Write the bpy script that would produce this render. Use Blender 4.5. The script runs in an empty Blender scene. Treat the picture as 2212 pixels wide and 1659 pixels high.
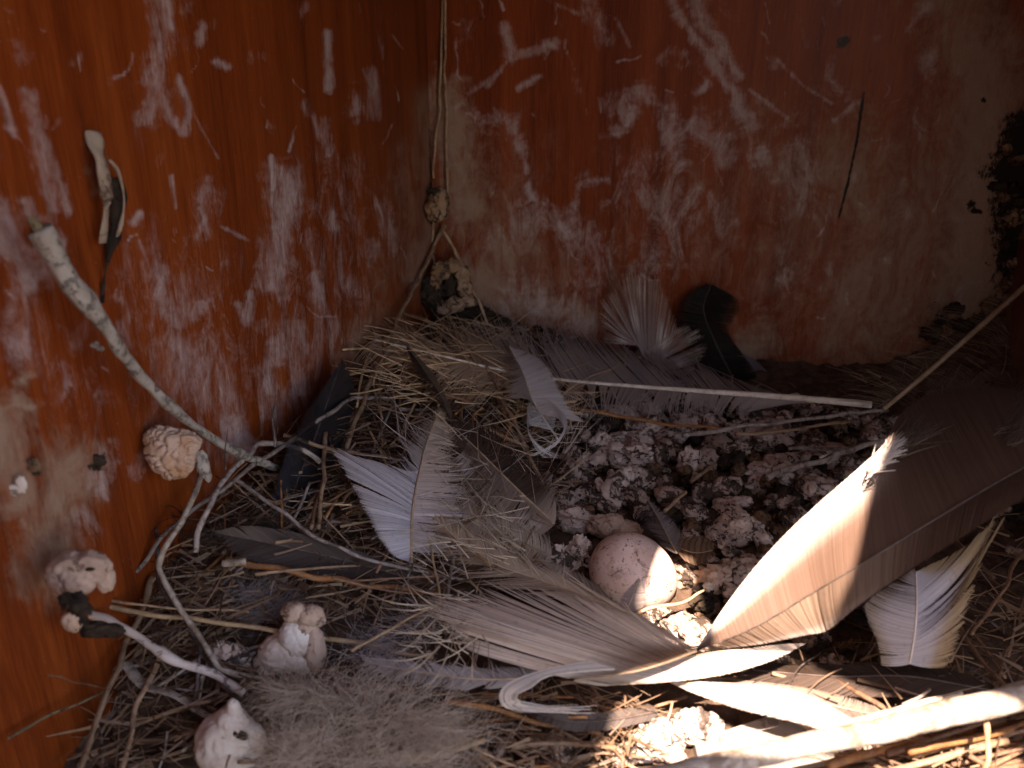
import bpy, bmesh, math, random
import numpy as np
from mathutils import Vector, noise
random.seed(7); np.random.seed(7)
SC = bpy.context.scene; COL = SC.collection
R = math.radians
# ------------------------------------------------------------------ camera, sky, sun, exposure
F = 1950.0; CX, CY = 1106.0, 829.5; H = 0.26; TH = R(23)
cd = bpy.data.cameras.new('camera'); cam = bpy.data.objects.new('camera', cd); COL.objects.link(cam)
cam.location = (0, 0, H); cam.rotation_euler = (R(90) - TH, 0, 0)
cd.sensor_width = 36; cd.lens = F / 2212 * 36; cd.clip_start = .005; cd.clip_end = 50
cd.dof.use_dof = True; cd.dof.focus_distance = .47; cd.dof.aperture_fstop = 12
SC.camera = cam
SUN = Vector((-.10, -.50, .86)).normalized()            # direction towards the sun
w = bpy.data.worlds.new('World'); SC.world = w; w.use_nodes = True
nt = w.node_tree; bgn = nt.nodes['Background']; sky = nt.nodes.new('ShaderNodeTexSky')
sky.sky_type = 'NISHITA'; sky.sun_disc = False
sky.sun_elevation = math.asin(SUN.z); sky.sun_rotation = math.atan2(SUN.x, SUN.y)
nt.links.new(sky.outputs[0], bgn.inputs[0]); bgn.inputs[1].default_value = .15
sd = bpy.data.lights.new('sun', 'SUN'); sun = bpy.data.objects.new('sun', sd); COL.objects.link(sun)
sd.energy = 5.0; sd.angle = R(.53); sd.color = (1, .95, .87)
sun.rotation_euler = SUN.to_track_quat('Z', 'Y').to_euler(); sun.location = (0, 0, 2)
SC.view_settings.view_transform = 'Standard'; SC.view_settings.look = 'None'
SC.view_settings.exposure = 2.52
SC.view_settings.use_white_balance = True; SC.view_settings.white_balance_temperature = 7800; SC.view_settings.white_balance_tint = 27; SC.view_settings.gamma = 1
SC.render.resolution_x = 1024; SC.render.resolution_y = 768
SC.cycles.max_bounces = 8; SC.cycles.diffuse_bounces = 5; SC.cycles.transparent_max_bounces = 8

# ------------------------------------------------------------------ where things stand
ANG = R(13.5)
DR = Vector((math.cos(ANG), -math.sin(ANG), 0))      # along the back wall, to the right
DL = Vector((-math.sin(ANG), -math.cos(ANG), 0))     # along the left wall, to the viewer
CORNER = Vector((-.0616, .700, 0))
BACKLEN = .418
def ray(x, y):
    v = (CY - y) / F
    return Vector(((x - CX) / F, math.cos(TH) + v * math.sin(TH), -math.sin(TH) + v * math.cos(TH)))
def smooth(a, b, x):
    t = min(1, max(0, (x - a) / (b - a))); return t * t * (3 - 2 * t)
def terr(x, y):
    q = Vector((x, y, 0)) - CORNER
    dl = q.dot(DR); db = q.dot(DL)                     # distance from left wall, from back wall
    z = .038 * math.exp(-(max(dl, 0) / .085) ** 2) * smooth(.44, .37, db) * (.55 + .45 * smooth(.02, .14, db))
    z += .045 * math.exp(-((BACKLEN - dl) / .055) ** 2) * math.exp(-(db / .10) ** 2)
    z += .012 * math.exp(-(db / .05) ** 2)
    z += .010 * smooth(.40, .50, db) * smooth(.2, .3, dl)
    return z
def G(x, y, h=0):
    d = ray(x, y); t = .15
    while t < 1.2:
        p = Vector((0, 0, H)) + d * t
        if p.z <= terr(p.x, p.y) + h: break
        t += .004
    a, b = t - .004, t
    for _ in range(12):
        m = (a + b) / 2; p = Vector((0, 0, H)) + d * m
        if p.z <= terr(p.x, p.y) + h: b = m
        else: a = m
    return Vector((0, 0, H)) + d * b
def plane(x, y, n, off, o=CORNER):
    d = ray(x, y); c = Vector((0, 0, H)); t = (n.dot(o) + off - n.dot(c)) / n.dot(d)
    return c + d * t
def L(x, y, off=0): return plane(x, y, DR, off)        # point on left wall, off metres in front of it
def B(x, y, off=0): return plane(x, y, DL, off)        # point on the back wall
def Dp(x, y, t): return Vector((0, 0, H)) + ray(x, y) * t
def P(p, mode='g'):
    if len(p) > 3: mode = p[3]
    if mode == 'g': return G(p[0], p[1], p[2])
    if mode == 'l': return L(p[0], p[1], p[2])
    if mode == 'b': return B(p[0], p[1], p[2])
    return Dp(p[0], p[1], p[2])
def depth(p): return Vector((0, math.cos(TH), -math.sin(TH))).dot(p - Vector((0, 0, H)))
def pxm(p): return depth(p) / F                        # metres in one view pixel at p
def cat(pts, n):
    """resample a control polyline with a Catmull-Rom spline"""
    if len(pts) == 1: return [pts[0]] * n
    out = []; m = len(pts) - 1
    for i in range(n):
        s = i / (n - 1) * m; k = min(int(s), m - 1); t = s - k
        p1, p2 = pts[k], pts[k + 1]
        p0 = pts[k - 1] if k > 0 else p1 * 2 - p2
        p3 = pts[k + 2] if k + 2 <= m else p2 * 2 - p1
        out.append(.5 * ((2 * p1) + (p2 - p0) * t + (2 * p0 - 5 * p1 + 4 * p2 - p3) * t * t + (3 * p1 - p0 - 3 * p2 + p3) * t ** 3))
    return out

# ------------------------------------------------------------------ materials
def new_mat(name):
    m = bpy.data.materials.new(name); m.use_nodes = True
    n = m.node_tree.nodes; b = n['Principled BSDF']; return m, m.node_tree, b
def ramp(t, fac, stops):
    r = t.nodes.new('ShaderNodeValToRGB'); t.links.new(fac, r.inputs[0])
    el = r.color_ramp.elements
    while len(el) < len(stops): el.new(.5)
    for e, (p, c) in zip(el, stops):
        e.position = p; e.color = (*c, 1) if len(c) == 3 else c
    return r.outputs[0]
def nz(t, vec, scale, detail=6, rough=.6, dist=0):
    n = t.nodes.new('ShaderNodeTexNoise'); n.inputs['Scale'].default_value = scale
    n.inputs['Detail'].default_value = detail; n.inputs['Roughness'].default_value = rough
    n.inputs['Distortion'].default_value = dist
    t.links.new(vec, n.inputs['Vector']); return n.outputs[0]
def math_(t, op, a, b=None, clamp=False):
    n = t.nodes.new('ShaderNodeMath'); n.operation = op; n.use_clamp = clamp
    for i, q in enumerate((a, b)):
        if q is None: continue
        if isinstance(q, (int, float)): n.inputs[i].default_value = q
        else: t.links.new(q, n.inputs[i])
    return n.outputs[0]
def mix(t, f, a, b):
    n = t.nodes.new('ShaderNodeMix'); n.data_type = 'RGBA'
    if isinstance(f, (int, float)): n.inputs[0].default_value = f
    else: t.links.new(f, n.inputs[0])
    for i, q in ((6, a), (7, b)):
        if isinstance(q, tuple): n.inputs[i].default_value = (*q, 1)
        else: t.links.new(q, n.inputs[i])
    return n.outputs[2]
def mapr(t, v, a, b, c=0, d=1):
    n = t.nodes.new('ShaderNodeMapRange'); n.interpolation_type = 'SMOOTHSTEP'
    t.links.new(v, n.inputs[0])
    for i, q in zip((1, 2, 3, 4), (a, b, c, d)): n.inputs[i].default_value = q
    return n.outputs[0]
def bump(t, b, h, dist, strength=1):
    n = t.nodes.new('ShaderNodeBump'); n.inputs['Distance'].default_value = dist; n.inputs['Strength'].default_value = strength
    t.links.new(h, n.inputs['Height']); t.links.new(n.outputs[0], b.inputs['Normal'])
def objvec(t, sx=1, sy=1, sz=1, rnd=True):
    tc = t.nodes.new('ShaderNodeTexCoord'); mp = t.nodes.new('ShaderNodeMapping'); mp.inputs['Scale'].default_value = (sx, sy, sz)
    src = tc.outputs['Object']
    if rnd:
        oi = t.nodes.new('ShaderNodeObjectInfo'); ad = t.nodes.new('ShaderNodeVectorMath'); ad.operation = 'ADD'
        t.links.new(src, ad.inputs[0]); t.links.new(oi.outputs['Random'], ad.inputs[1]); src = ad.outputs[0]
    t.links.new(src, mp.inputs[0]); return mp.outputs[0]

def wall_mat(name, c_dark, c_mid, c_light):
    m, t, b = new_mat(name)
    g = objvec(t, 1, 1, .035, rnd=False)                # grain runs up the board
    fine = nz(t, g, 1500, 4, .6); broad = nz(t, g, 60, 5, .6, .3)
    iso = objvec(t, rnd=False)
    tone = math_(t, 'ADD', math_(t, 'MULTIPLY', fine, .45), math_(t, 'MULTIPLY', broad, .55))
    wood = ramp(t, tone, [(.36, c_dark), (.5, c_mid), (.66, c_light)])
    # stains and the corner groove's shade: attribute says where, noises give every patch its torn outline
    at = t.nodes.new('ShaderNodeAttribute'); at.attribute_name = 'stain'
    sp = t.nodes.new('ShaderNodeSeparateColor'); t.links.new(at.outputs['Color'], sp.inputs[0])
    stv = objvec(t, 1, 1, .5, rnd=False)
    n1 = nz(t, stv, 50, 10, .7, 1.5); n2 = nz(t, stv, 330, 6, .75, .8); n3 = nz(t, g, 500, 4, .65)
    nn = math_(t, 'ADD', math_(t, 'ADD', math_(t, 'MULTIPLY', n1, .62), math_(t, 'MULTIPLY', n2, .26)), math_(t, 'MULTIPLY', n3, .12))
    w1 = mapr(t, math_(t, 'ADD', sp.outputs[0], math_(t, 'MULTIPLY', math_(t, 'SUBTRACT', nn, .5), 3.2)), .12, 1.15)
    w1 = math_(t, 'MULTIPLY', w1, mapr(t, sp.outputs[0], .02, .3))
    w2 = mapr(t, math_(t, 'ADD', sp.outputs[1], math_(t, 'MULTIPLY', math_(t, 'SUBTRACT', nn, .5), 2.8)), .10, 1.15)
    w2 = math_(t, 'MULTIPLY', w2, mapr(t, sp.outputs[1], .02, .4))
    w3 = mapr(t, math_(t, 'ADD', sp.outputs[2], math_(t, 'MULTIPLY', math_(t, 'SUBTRACT', n2, .5), 1.6)), .45, .7)
    w3 = math_(t, 'MULTIPLY', w3, mapr(t, sp.outputs[2], .02, .3))
    # overall faint smears and flecks
    fl = mapr(t, nz(t, iso, 900, 3, .5), .70, .76, 0, .5)
    sm = mapr(t, nz(t, stv, 30, 8, .75, 2.2), .62, .76, 0, .16)
    c = mix(t, math_(t, 'MAXIMUM', fl, sm), wood, (.34, .24, .21))
    tan = mix(t, nz(t, iso, 160, 4), (.27, .175, .11), (.37, .265, .19))
    wht = mix(t, nz(t, iso, 160, 4), (.38, .28, .25), (.54, .44, .41))
    c = mix(t, math_(t, 'MULTIPLY', w2, .88), c, tan); c = mix(t, math_(t, 'MULTIPLY', w1, .85), c, wht); c = mix(t, w3, c, (.018, .013, .009))
    t.links.new(c, b.inputs['Base Color'])
    cover = math_(t, 'MAXIMUM', w1, w2)
    ro = mapr(t, cover, 0, 1, .42, .85); t.links.new(ro, b.inputs['Roughness'])
    b.inputs['Specular IOR Level'].default_value = .16
    hh = math_(t, 'ADD', math_(t, 'MULTIPLY', fine, .12), math_(t, 'MULTIPLY', cover, math_(t, 'ADD', n2, .5)))
    bump(t, b, hh, .0006, .7)
    return m

def rough_mat(name, c1, c2, dark, scale=250, thr=.56, amt=.9, ro=.85, bd=.0006, soft=.06):
    """two-tone crust with dark flecks and pits"""
    m, t, b = new_mat(name); v = objvec(t)
    base = mix(t, mapr(t, nz(t, v, scale * .35, 4), .35, .65), c1, c2)
    n = nz(t, v, scale, 6, .72, .6); k = math_(t, 'MULTIPLY', mapr(t, n, thr, thr + soft), amt)
    c = mix(t, k, base, dark); t.links.new(c, b.inputs['Base Color']); b.inputs['Roughness'].default_value = ro
    b.inputs['Specular IOR Level'].default_value = .2
    bump(t, b, math_(t, 'SUBTRACT', nz(t, v, scale * 2.2, 5, .7), k), bd, .8)
    return m
def stem_mat(name, c1, c2, c3=None, amt=.5, ro=.6):
    m, t, b = new_mat(name); v = objvec(t)
    oi = t.nodes.new('ShaderNodeObjectInfo')
    c = mix(t, mapr(t, nz(t, v, 260, 5, .65), .35, .65), c1, c2)
    if c3: c = mix(t, math_(t, 'MULTIPLY', mapr(t, nz(t, v, 120, 6, .7, .5), .5, .62), amt), c, c3)
    hsv = t.nodes.new('ShaderNodeHueSaturation'); t.links.new(c, hsv.inputs['Color'])
    t.links.new(mapr(t, oi.outputs['Random'], 0, 1, .7, 1.25), hsv.inputs['Value'])
    t.links.new(hsv.outputs[0], b.inputs['Base Color']); b.inputs['Roughness'].default_value = ro
    b.inputs['Specular IOR Level'].default_value = .25
    bump(t, b, nz(t, v, 900, 5, .7), .0004, .8)
    return m
def feather_mat(name, trans=.25, ro=.55, sheen=0):
    m, t, b = new_mat(name)
    at = t.nodes.new('ShaderNodeAttribute'); at.attribute_name = 'tint'
    v = objvec(t, rnd=False); k = nz(t, v, 300, 5, .65)
    c = mix(t, mapr(t, k, .55, .75, 0, .35), at.outputs['Color'], (.10, .07, .045))
    t.links.new(c, b.inputs['Base Color']); b.inputs['Roughness'].default_value = ro
    b.inputs['Specular IOR Level'].default_value = .10 + sheen * 1.4
    tr = t.nodes.new('ShaderNodeBsdfTranslucent'); t.links.new(c, tr.inputs[0])
    ms = t.nodes.new('ShaderNodeMixShader'); ms.inputs[0].default_value = trans
    t.links.new(b.outputs[0], ms.inputs[1]); t.links.new(tr.outputs[0], ms.inputs[2])
    t.links.new(ms.outputs[0], t.nodes['Material Output'].inputs[0])
    return m
def egg_mat():
    m, t, b = new_mat('egg shell'); v = objvec(t, rnd=False)
    base = mix(t, mapr(t, nz(t, v, 45, 5, .6), .38, .62), (.60, .42, .34), (.74, .57, .48))
    base = mix(t, mapr(t, nz(t, v, 120, 6, .7), .50, .66, 0, .6), base, (.34, .19, .12))
    k = mapr(t, nz(t, v, 520, 5, .65, .4), .58, .64); k2 = mapr(t, nz(t, v, 150, 6, .75, .5), .585, .66)
    c = mix(t, math_(t, 'MULTIPLY', math_(t, 'MAXIMUM', k, k2), .85), base, (.07, .035, .02))
    t.links.new(c, b.inputs['Base Color']); b.inputs['Roughness'].default_value = .48
    b.inputs['Subsurface Weight'].default_value = .15; b.inputs['Subsurface Radius'].default_value = (.004, .002, .0015); b.inputs['Subsurface Scale'].default_value = .5
    bump(t, b, nz(t, v, 1500, 4, .6), .0002, .5); return m

M = {}
M['wall_l'] = wall_mat('varnished left board', (.095, .017, .004), (.18, .034, .0065), (.27, .060, .012))
M['wall_b'] = wall_mat('varnished back board', (.105, .018, .0045), (.185, .035, .0080), (.27, .058, .014))
M['lump'] = rough_mat('pinkish dropping crust', (.45, .335, .265), (.54, .44, .37), (.045, .028, .02), 150, .53, .92, soft=.05)
M['lump_dirty'] = rough_mat('soiled dropping crust', (.31, .22, .165), (.40, .31, .25), (.035, .022, .015), 130, .475, .95, soft=.06)
M['lump_brown'] = rough_mat('brown crumb', (.14, .08, .045), (.20, .12, .07), (.025, .017, .012), 300, .52, .9)
M['lump_white'] = rough_mat('chalky white dropping', (.60, .55, .48), (.50, .40, .32), (.14, .10, .07), 150, .60, .8, soft=.06, bd=.0003)
M['lump_pink'] = rough_mat('chalky pink dropping', (.46, .34, .26), (.36, .24, .17), (.12, .07, .05), 150, .56, .7, soft=.05, bd=.0004)
M['lump_tan'] = rough_mat('tan crust', (.40, .22, .12), (.48, .34, .25), (.07, .04, .025), 210, .60, .8, bd=.0005)
M['dark'] = rough_mat('dark mould crust', (.020, .014, .010), (.05, .032, .018), (.008, .006, .004), 260, .55, .8)
M['soil'] = rough_mat('dark crumbled litter', (.060, .036, .022), (.115, .072, .048), (.30, .22, .20), 420, .62, .6, bd=.0012)
M['straw'] = stem_mat('yellow straw', (.38, .245, .125), (.46, .33, .19), (.20, .12, .06), .5)
M['tan'] = stem_mat('tan stem', (.28, .175, .10), (.36, .24, .15), (.10, .055, .03), .6)
M['brown'] = stem_mat('brown stem', (.16, .086, .048), (.23, .13, .078), (.05, .03, .02), .6)
M['orange'] = stem_mat('orange brown stem', (.27, .105, .035), (.34, .16, .06), (.10, .05, .03), .5)
M['grey'] = stem_mat('grey weathered twig', (.19, .15, .125), (.31, .265, .23), (.06, .04, .032), .85)
M['bleach'] = stem_mat('bleached stem', (.36, .28, .20), (.52, .45, .37), (.15, .095, .06), .75)
M['white'] = rough_mat('white crusted bark', (.29, .25, .20), (.38, .345, .29), (.10, .085, .07), 260, .53, .75, bd=.0008)
M['whiteish'] = rough_mat('patchy limed bark', (.56, .50, .46), (.46, .38, .31), (.12, .08, .06), 150, .57, .8, bd=.0005)
M['olive'] = rough_mat('yellow olive bark', (.17, .13, .07), (.11, .08, .045), (.03, .025, .02), 250, .55, .9)
M['darkstem'] = stem_mat('dark twig', (.035, .023, .018), (.07, .047, .035), (.22, .18, .17), .5)
M['feather'] = feather_mat('feather vane'); M['gloss'] = feather_mat('glossy dark vane', .05, .32, .3)
M['down'] = feather_mat('down', .4, .8)
M['quill'] = stem_mat('white quill', (.58, .50, .40), (.68, .61, .51), (.30, .22, .15), .45, .4)
M['quill_tan'] = stem_mat('tan quill', (.36, .25, .15), (.45, .33, .22), (.2, .12, .06), .4, .4)
M['quill_dark'] = stem_mat('dark quill', (.05, .035, .028), (.09, .065, .05), None, 0, .4)
M['egg'] = egg_mat()
M['crust_brown'] = rough_mat('brown corner crust', (.26, .145, .07), (.36, .24, .155), (.05, .03, .018), 160, .52, .9, bd=.0008)
M['board'] = rough_mat('weathered grey wood', (.20, .17, .14), (.28, .245, .21), (.09, .07, .055), 90, .55, .7, bd=.0003)
M['peel'] = rough_mat('peeling skin', (.33, .26, .19), (.25, .18, .12), (.09, .05, .03), 160, .54, .8)

# ------------------------------------------------------------------ object helpers
def link(name, me, mat, parent=None, origin=None, sm=True):
    if origin is not None: me.transform(__import__('mathutils').Matrix.Translation(-origin))
    if mat and not me.materials: me.materials.append(mat)
    if sm: me.polygons.foreach_set('use_smooth', [True] * len(me.polygons))
    o = bpy.data.objects.new(name, me); COL.objects.link(o)
    if parent: o.parent = parent
    if origin is not None: o.location = origin - (parent.location if parent else Vector((0, 0, 0)))
    return o
def tag(o, label, cat_, group=None, kind=None):
    o['label'] = label; o['category'] = cat_
    if group: o['group'] = group
    if kind: o['kind'] = kind
    return o
def empty(name, loc, label, cat_, group=None):
    o = bpy.data.objects.new(name, None); COL.objects.link(o); o.location = loc; o.empty_display_size = .01
    return tag(o, label, cat_, group)
def mesh(name, vs, fs):
    me = bpy.data.meshes.new(name); me.from_pydata([tuple(v) for v in vs], [], fs); me.update(); return me

def tube_data(pts, rad, sides=7, rough=.08, knob=0, flat=1, seed=0, fr=180, ends=True):
    vs, fs = [], []; n = len(pts)
    up = Vector((.13, .2, 1)).normalized()
    sv = Vector((seed * 3.1, seed * 1.7, 0))
    for i, p in enumerate(pts):
        tn = (pts[min(i + 1, n - 1)] - pts[max(i - 1, 0)])
        tn = tn.normalized() if tn.length > 1e-9 else Vector((1, 0, 0))
        a = tn.cross(up); a = a.normalized() if a.length > 1e-4 else Vector((1, 0, 0)); b = a.cross(tn)
        r = rad(i / (n - 1)) if callable(rad) else rad
        for k in range(sides):
            an = 2 * math.pi * k / sides
            dv = a * math.cos(an) + b * math.sin(an) * flat
            q = 1 + rough * noise.noise((p + dv * r) * fr + sv) * 2
            if knob: q += knob * max(0, noise.noise((p + dv * r * 2) * 90 + sv))
            vs.append(p + dv * r * q)
    for i in range(n - 1):
        for k in range(sides):
            a0 = i * sides + k; b0 = i * sides + (k + 1) % sides
            fs.append((a0, b0, b0 + sides, a0 + sides))
    if ends: fs.append(tuple(range(sides))[::-1]); fs.append(tuple((n - 1) * sides + k for k in range(sides)))
    return vs, fs
def stick(name, label, cat_, pts, wpx, mat, mode='g', group=None, taper=.75, knob=0, seg=None, sides=7, wig=.0006, flat=1, parent=None, rough=.1, w1=None, kink=True):
    """wpx: thickness in view pixels at its first point; thickness is real, from there"""
    if pts and not isinstance(pts[0], Vector): pts = [P(p, mode) for p in pts]
    if kink and len(pts) > 3:
        q = [pts[0]]
        for a, b, c_ in zip(pts[:-2], pts[1:-1], pts[2:]): q += [b.lerp(a, .16), b.lerp(c_, .16)]
        pts = q + [pts[-1]]
    n = seg or max(8, len(pts) * 6); c = cat(pts, n); sd_ = random.random() * 9
    c = [p + Vector((noise.noise(p * 60 + Vector((sd_, 0, 0))), noise.noise(p * 60 + Vector((0, sd_, 5))), noise.noise(p * 60 + Vector((9, 0, sd_))))) * wig * 2 for p in c]
    r0 = wpx * .5 * pxm(pts[0]) ; r1 = (w1 * .5 * pxm(pts[-1])) if w1 else r0 * taper
    vs, fs = tube_data(c, lambda t: r0 + (r1 - r0) * t, sides, rough, knob, flat, sd_)
    o = link(name, mesh(name, vs, fs), M[mat], parent, c[0] if not parent else parent.location.copy())
    if not parent: tag(o, label, cat_, group)
    return o

def put_tint(me, cols):
    a = me.color_attributes.new('tint', 'FLOAT_COLOR', 'POINT')
    a.data.foreach_set('color', np.array([(c[0], c[1], c[2], 1) for c in cols], dtype=np.float32).ravel())
def lerp3(a, b, t): return tuple(a[i] + (b[i] - a[i]) * t for i in range(3))

def vane(root, edge, n, colf, bow=.12, clump=.3, fray=.4, lift=.0, seg=7, groups=None, width=1.12, jit=.02, seed=1, short=0, stray=None):
    if stray is None: stray = .10 if fray > .4 else 0
    n = int(n * (1.45 if fray > .25 else 1.1))
    """a vane: n barbs from the shaft polyline to the outer edge polyline"""
    rnd = random.Random(seed)
    rs = cat(root, n); es = cat(edge, n); vs, fs, cs = [], [], []
    ng = groups or max(3, n // 14); cuts = sorted(rnd.random() for _ in range(ng)); 
    cen = {}
    gi = [sum(1 for c in cuts if c < i / n) for i in range(n)]
    for i in range(n): cen.setdefault(gi[i], []).append(i)
    gcl = {g: rnd.random() ** 1.2 * 1.35 for g in cen}; gct = {g: rnd.randrange(1000) for g in cen}
    gpush = {g: (rnd.uniform(-1, 1), rnd.uniform(-1, 1)) for g in cen}
    for i in range(n):
        r = rs[i]; e = es[i].copy(); mem = cen[gi[i]]
        cl = clump * gcl[gi[i]]; ctr = es[mem[gct[gi[i]] % len(mem)]]; e = e.lerp(ctr, min(.95, cl * rnd.uniform(.7, 1.2)))
        if stray and rnd.random() < stray: e = e + (es[max(0, min(n - 1, i + rnd.randint(-n // 9, n // 9)))] - es[i]) + Vector((0, 0, rnd.uniform(0, .004)))
        ln = (e - r).length
        rt = rs[min(i + 1, n - 1)] - rs[max(i - 1, 0)]; rsp = rt.length / 2 if 0 < i < n - 1 else rt.length
        et = es[min(i + 1, n - 1)] - es[max(i - 1, 0)]; esp = et.length / 2 * (1 - min(.9, cl) * .8)
        rtn = rt.normalized() if rt.length > 1e-9 else Vector((0, 0, 1))
        N = rtn.cross(e - r); 
        if N.length < 1e-7: N = Vector((0, 0, 1))
        N.normalize()
        if N.z < 0: N = -N
        e = e + (e - r) * (rnd.uniform(-jit, jit) - short * rnd.random() ** 3) + N * gpush[gi[i]][0] * lift * ln
        c1 = r.lerp(e, .5) + (es[i] - r).lerp(rtn * ln, 0) * 0 - (rtn * ln * bow) + N * ln * (.06 + gpush[gi[i]][1] * lift * .6)
        b0 = len(vs); prev = None; hn = rnd.uniform(-1, 1) * .00006
        bv = rnd.uniform(.86, 1.12)
        for k in range(seg + 1):
            t = k / seg; p = r * (1 - t) ** 2 + c1 * 2 * t * (1 - t) + e * t * t
            tg = (c1 - r) * 2 * (1 - t) + (e - c1) * 2 * t
            wd = N.cross(tg); wd = wd.normalized() if wd.length > 1e-9 else rtn
            sp = rsp + (esp - rsp) * t
            wf = width * (1 - fray * smooth(.25, .9, t)); 
            if t > .93: wf *= .35
            hw = max(sp * wf * .5, .00006)
            cr = N * (hn + hw * .24)
            vs.append(p - wd * hw - cr); vs.append(p + wd * hw + cr)
            q = colf(i / n, t); q = tuple(x * bv for x in q); cs += [q, q]
            if k:
                a = b0 + 2 * k - 2; fs.append((a, a + 1, a + 3, a + 2))
    return vs, fs, cs
def shade(c, a, b):
    k = random.uniform(a, b); return tuple(x * k for x in c)
def fibres(name, strands, colf, wid, mat, parent=None, origin=None):
    vs, fs, cs = [], [], []
    for j, (pts, ww) in enumerate(strands):
        n = len(pts); b0 = len(vs); q = colf(j)
        for i, p in enumerate(pts):
            tg = pts[min(i + 1, n - 1)] - pts[max(i - 1, 0)]; vd = p - Vector((0, 0, H)) + Vector((noise.noise(p * 40), 0, noise.noise(p * 50))) * .2
            wd = tg.cross(vd); wd = wd.normalized() if wd.length > 1e-10 else Vector((1, 0, 0))
            hw = wid * ww * .5 * (1 - .7 * i / (n - 1))
            vs += [p - wd * hw, p + wd * hw]; cs += [q, q]
            if i: a = b0 + 2 * i - 2; fs.append((a, a + 1, a + 3, a + 2))
    me = mesh(name, vs, fs); put_tint(me, cs)
    return link(name, me, M[mat], parent, origin)

def feather(label, shaft, sw, vanes, mode='g', qmat='quill_tan', vmat='feather', group=None, name='feather', barb=None):
    """shaft: control points from the foot to the tip; vanes: dicts(edge, s, n, col, ...)"""
    sp = [P(p, mode) for p in shaft]; fine = cat(sp, 60)
    root = empty(name, sp[0].copy(), label, 'feather', group)
    r0 = sw[0] * .5 * pxm(sp[0]); r1 = sw[1] * .5 * pxm(sp[-1])
    vs, fs = tube_data([p + Vector((0, 0, .0003)) for p in fine], lambda t: r0 + (r1 - r0) * t ** .7, 8, .03)
    link('quill', mesh('quill', vs, fs), M[qmat], root, sp[0].copy())
    for k, v in enumerate(vanes):
        a, b = v.get('s', (0, 1)); rt = fine[int(a * 59):int(b * 59) + 1]
        ed = [P(p, mode) for p in v['edge']]
        o = {q: v[q] for q in ('bow', 'clump', 'fray', 'lift', 'groups', 'width', 'jit', 'short', 'seg', 'stray') if q in v}
        vv, ff, cc = vane(rt, ed, v.get('n', 120), v['col'], seed=k * 7 + len(label), **o)
        me = mesh('vane', vv, ff); put_tint(me, cc); link('vane', me, M[vmat], root, sp[0].copy())
    return root

def blob_mesh(name, parts, sub=4, amp=.22, fr=2.2, pit=.25, seed=0, squash=None):
    """one lumpy body: merged displaced spheres. parts: (centre, radii) in metres"""
    bm = bmesh.new(); so = Vector((seed * 5.3, seed * 2.9, seed * 1.3))
    for c, r in parts:
        g = bmesh.ops.create_icosphere(bm, subdivisions=sub, radius=1)['verts']
        rr = Vector(r) if not isinstance(r, (int, float)) else Vector((r, r, r))
        for v in g:
            n = v.co.normalized()
            q = 1 + amp * noise.noise(n * fr + so) + amp * .5 * noise.noise(n * fr * 2.3 + so) + amp * .22 * noise.noise(n * fr * 5.5 + so)
            rg = abs(noise.noise(n * fr * 1.9 - so)); q -= pit * max(0, .16 - rg) / .16 * .5
            q += amp * .12 * noise.noise(n * fr * 13 + so)
            v.co = Vector((n.x * rr.x, n.y * rr.y, n.z * rr.z)) * q + Vector(c)
    me = bpy.data.meshes.new(name); bm.to_mesh(me); bm.free(); return me

#SECTION_SETTING
# ------------------------------------------------------------------ the box
def seg_dist(px, py, a, b):
    ax, ay = a; bx, by = b; dx, dy = bx - ax, by - ay; l2 = dx * dx + dy * dy + 1e-9
    t = np.clip(((px - ax) * dx + (py - ay) * dy) / l2, 0, 1)
    return np.hypot(px - ax - t * dx, py - ay - t * dy)
def stain_field(px, py, strokes):
    f = np.zeros_like(px); x0, y0 = px, py
    def wv(a, b, ph):
        k = 0
        for j, (fx, fy, am) in enumerate(((.021, .013, 1), (-.017, .031, .8), (.055, .037, .6), (-.071, .044, .5), (.13, .09, .35), (-.11, .16, .3), (.27, .21, .18))):
            k = k + am * np.sin(a * fx + b * fy + ph * (j + 1.7) + 1.9 * np.sin(a * fy * .7 - b * fx * 1.3 + ph * j))
        return k
    wx = 5.5 * wv(x0, y0, 1.3); wy = 9 * wv(x0, y0, 4.1)
    for line, wd, s in strokes:
        am = min(1, max(0, (wd - 3) / 14)); px = x0 + wx * am; py = y0 + wy * am
        d = np.full_like(px, 1e9)
        if len(line) == 1: d = np.hypot(px - line[0][0], py - line[0][1])
        for a, b in zip(line[:-1], line[1:]): d = np.minimum(d, seg_dist(px, py, a, b))
        f = np.maximum(f, s * np.clip(1.12 - d / wd * .45, 0, 1))
    return f
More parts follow.
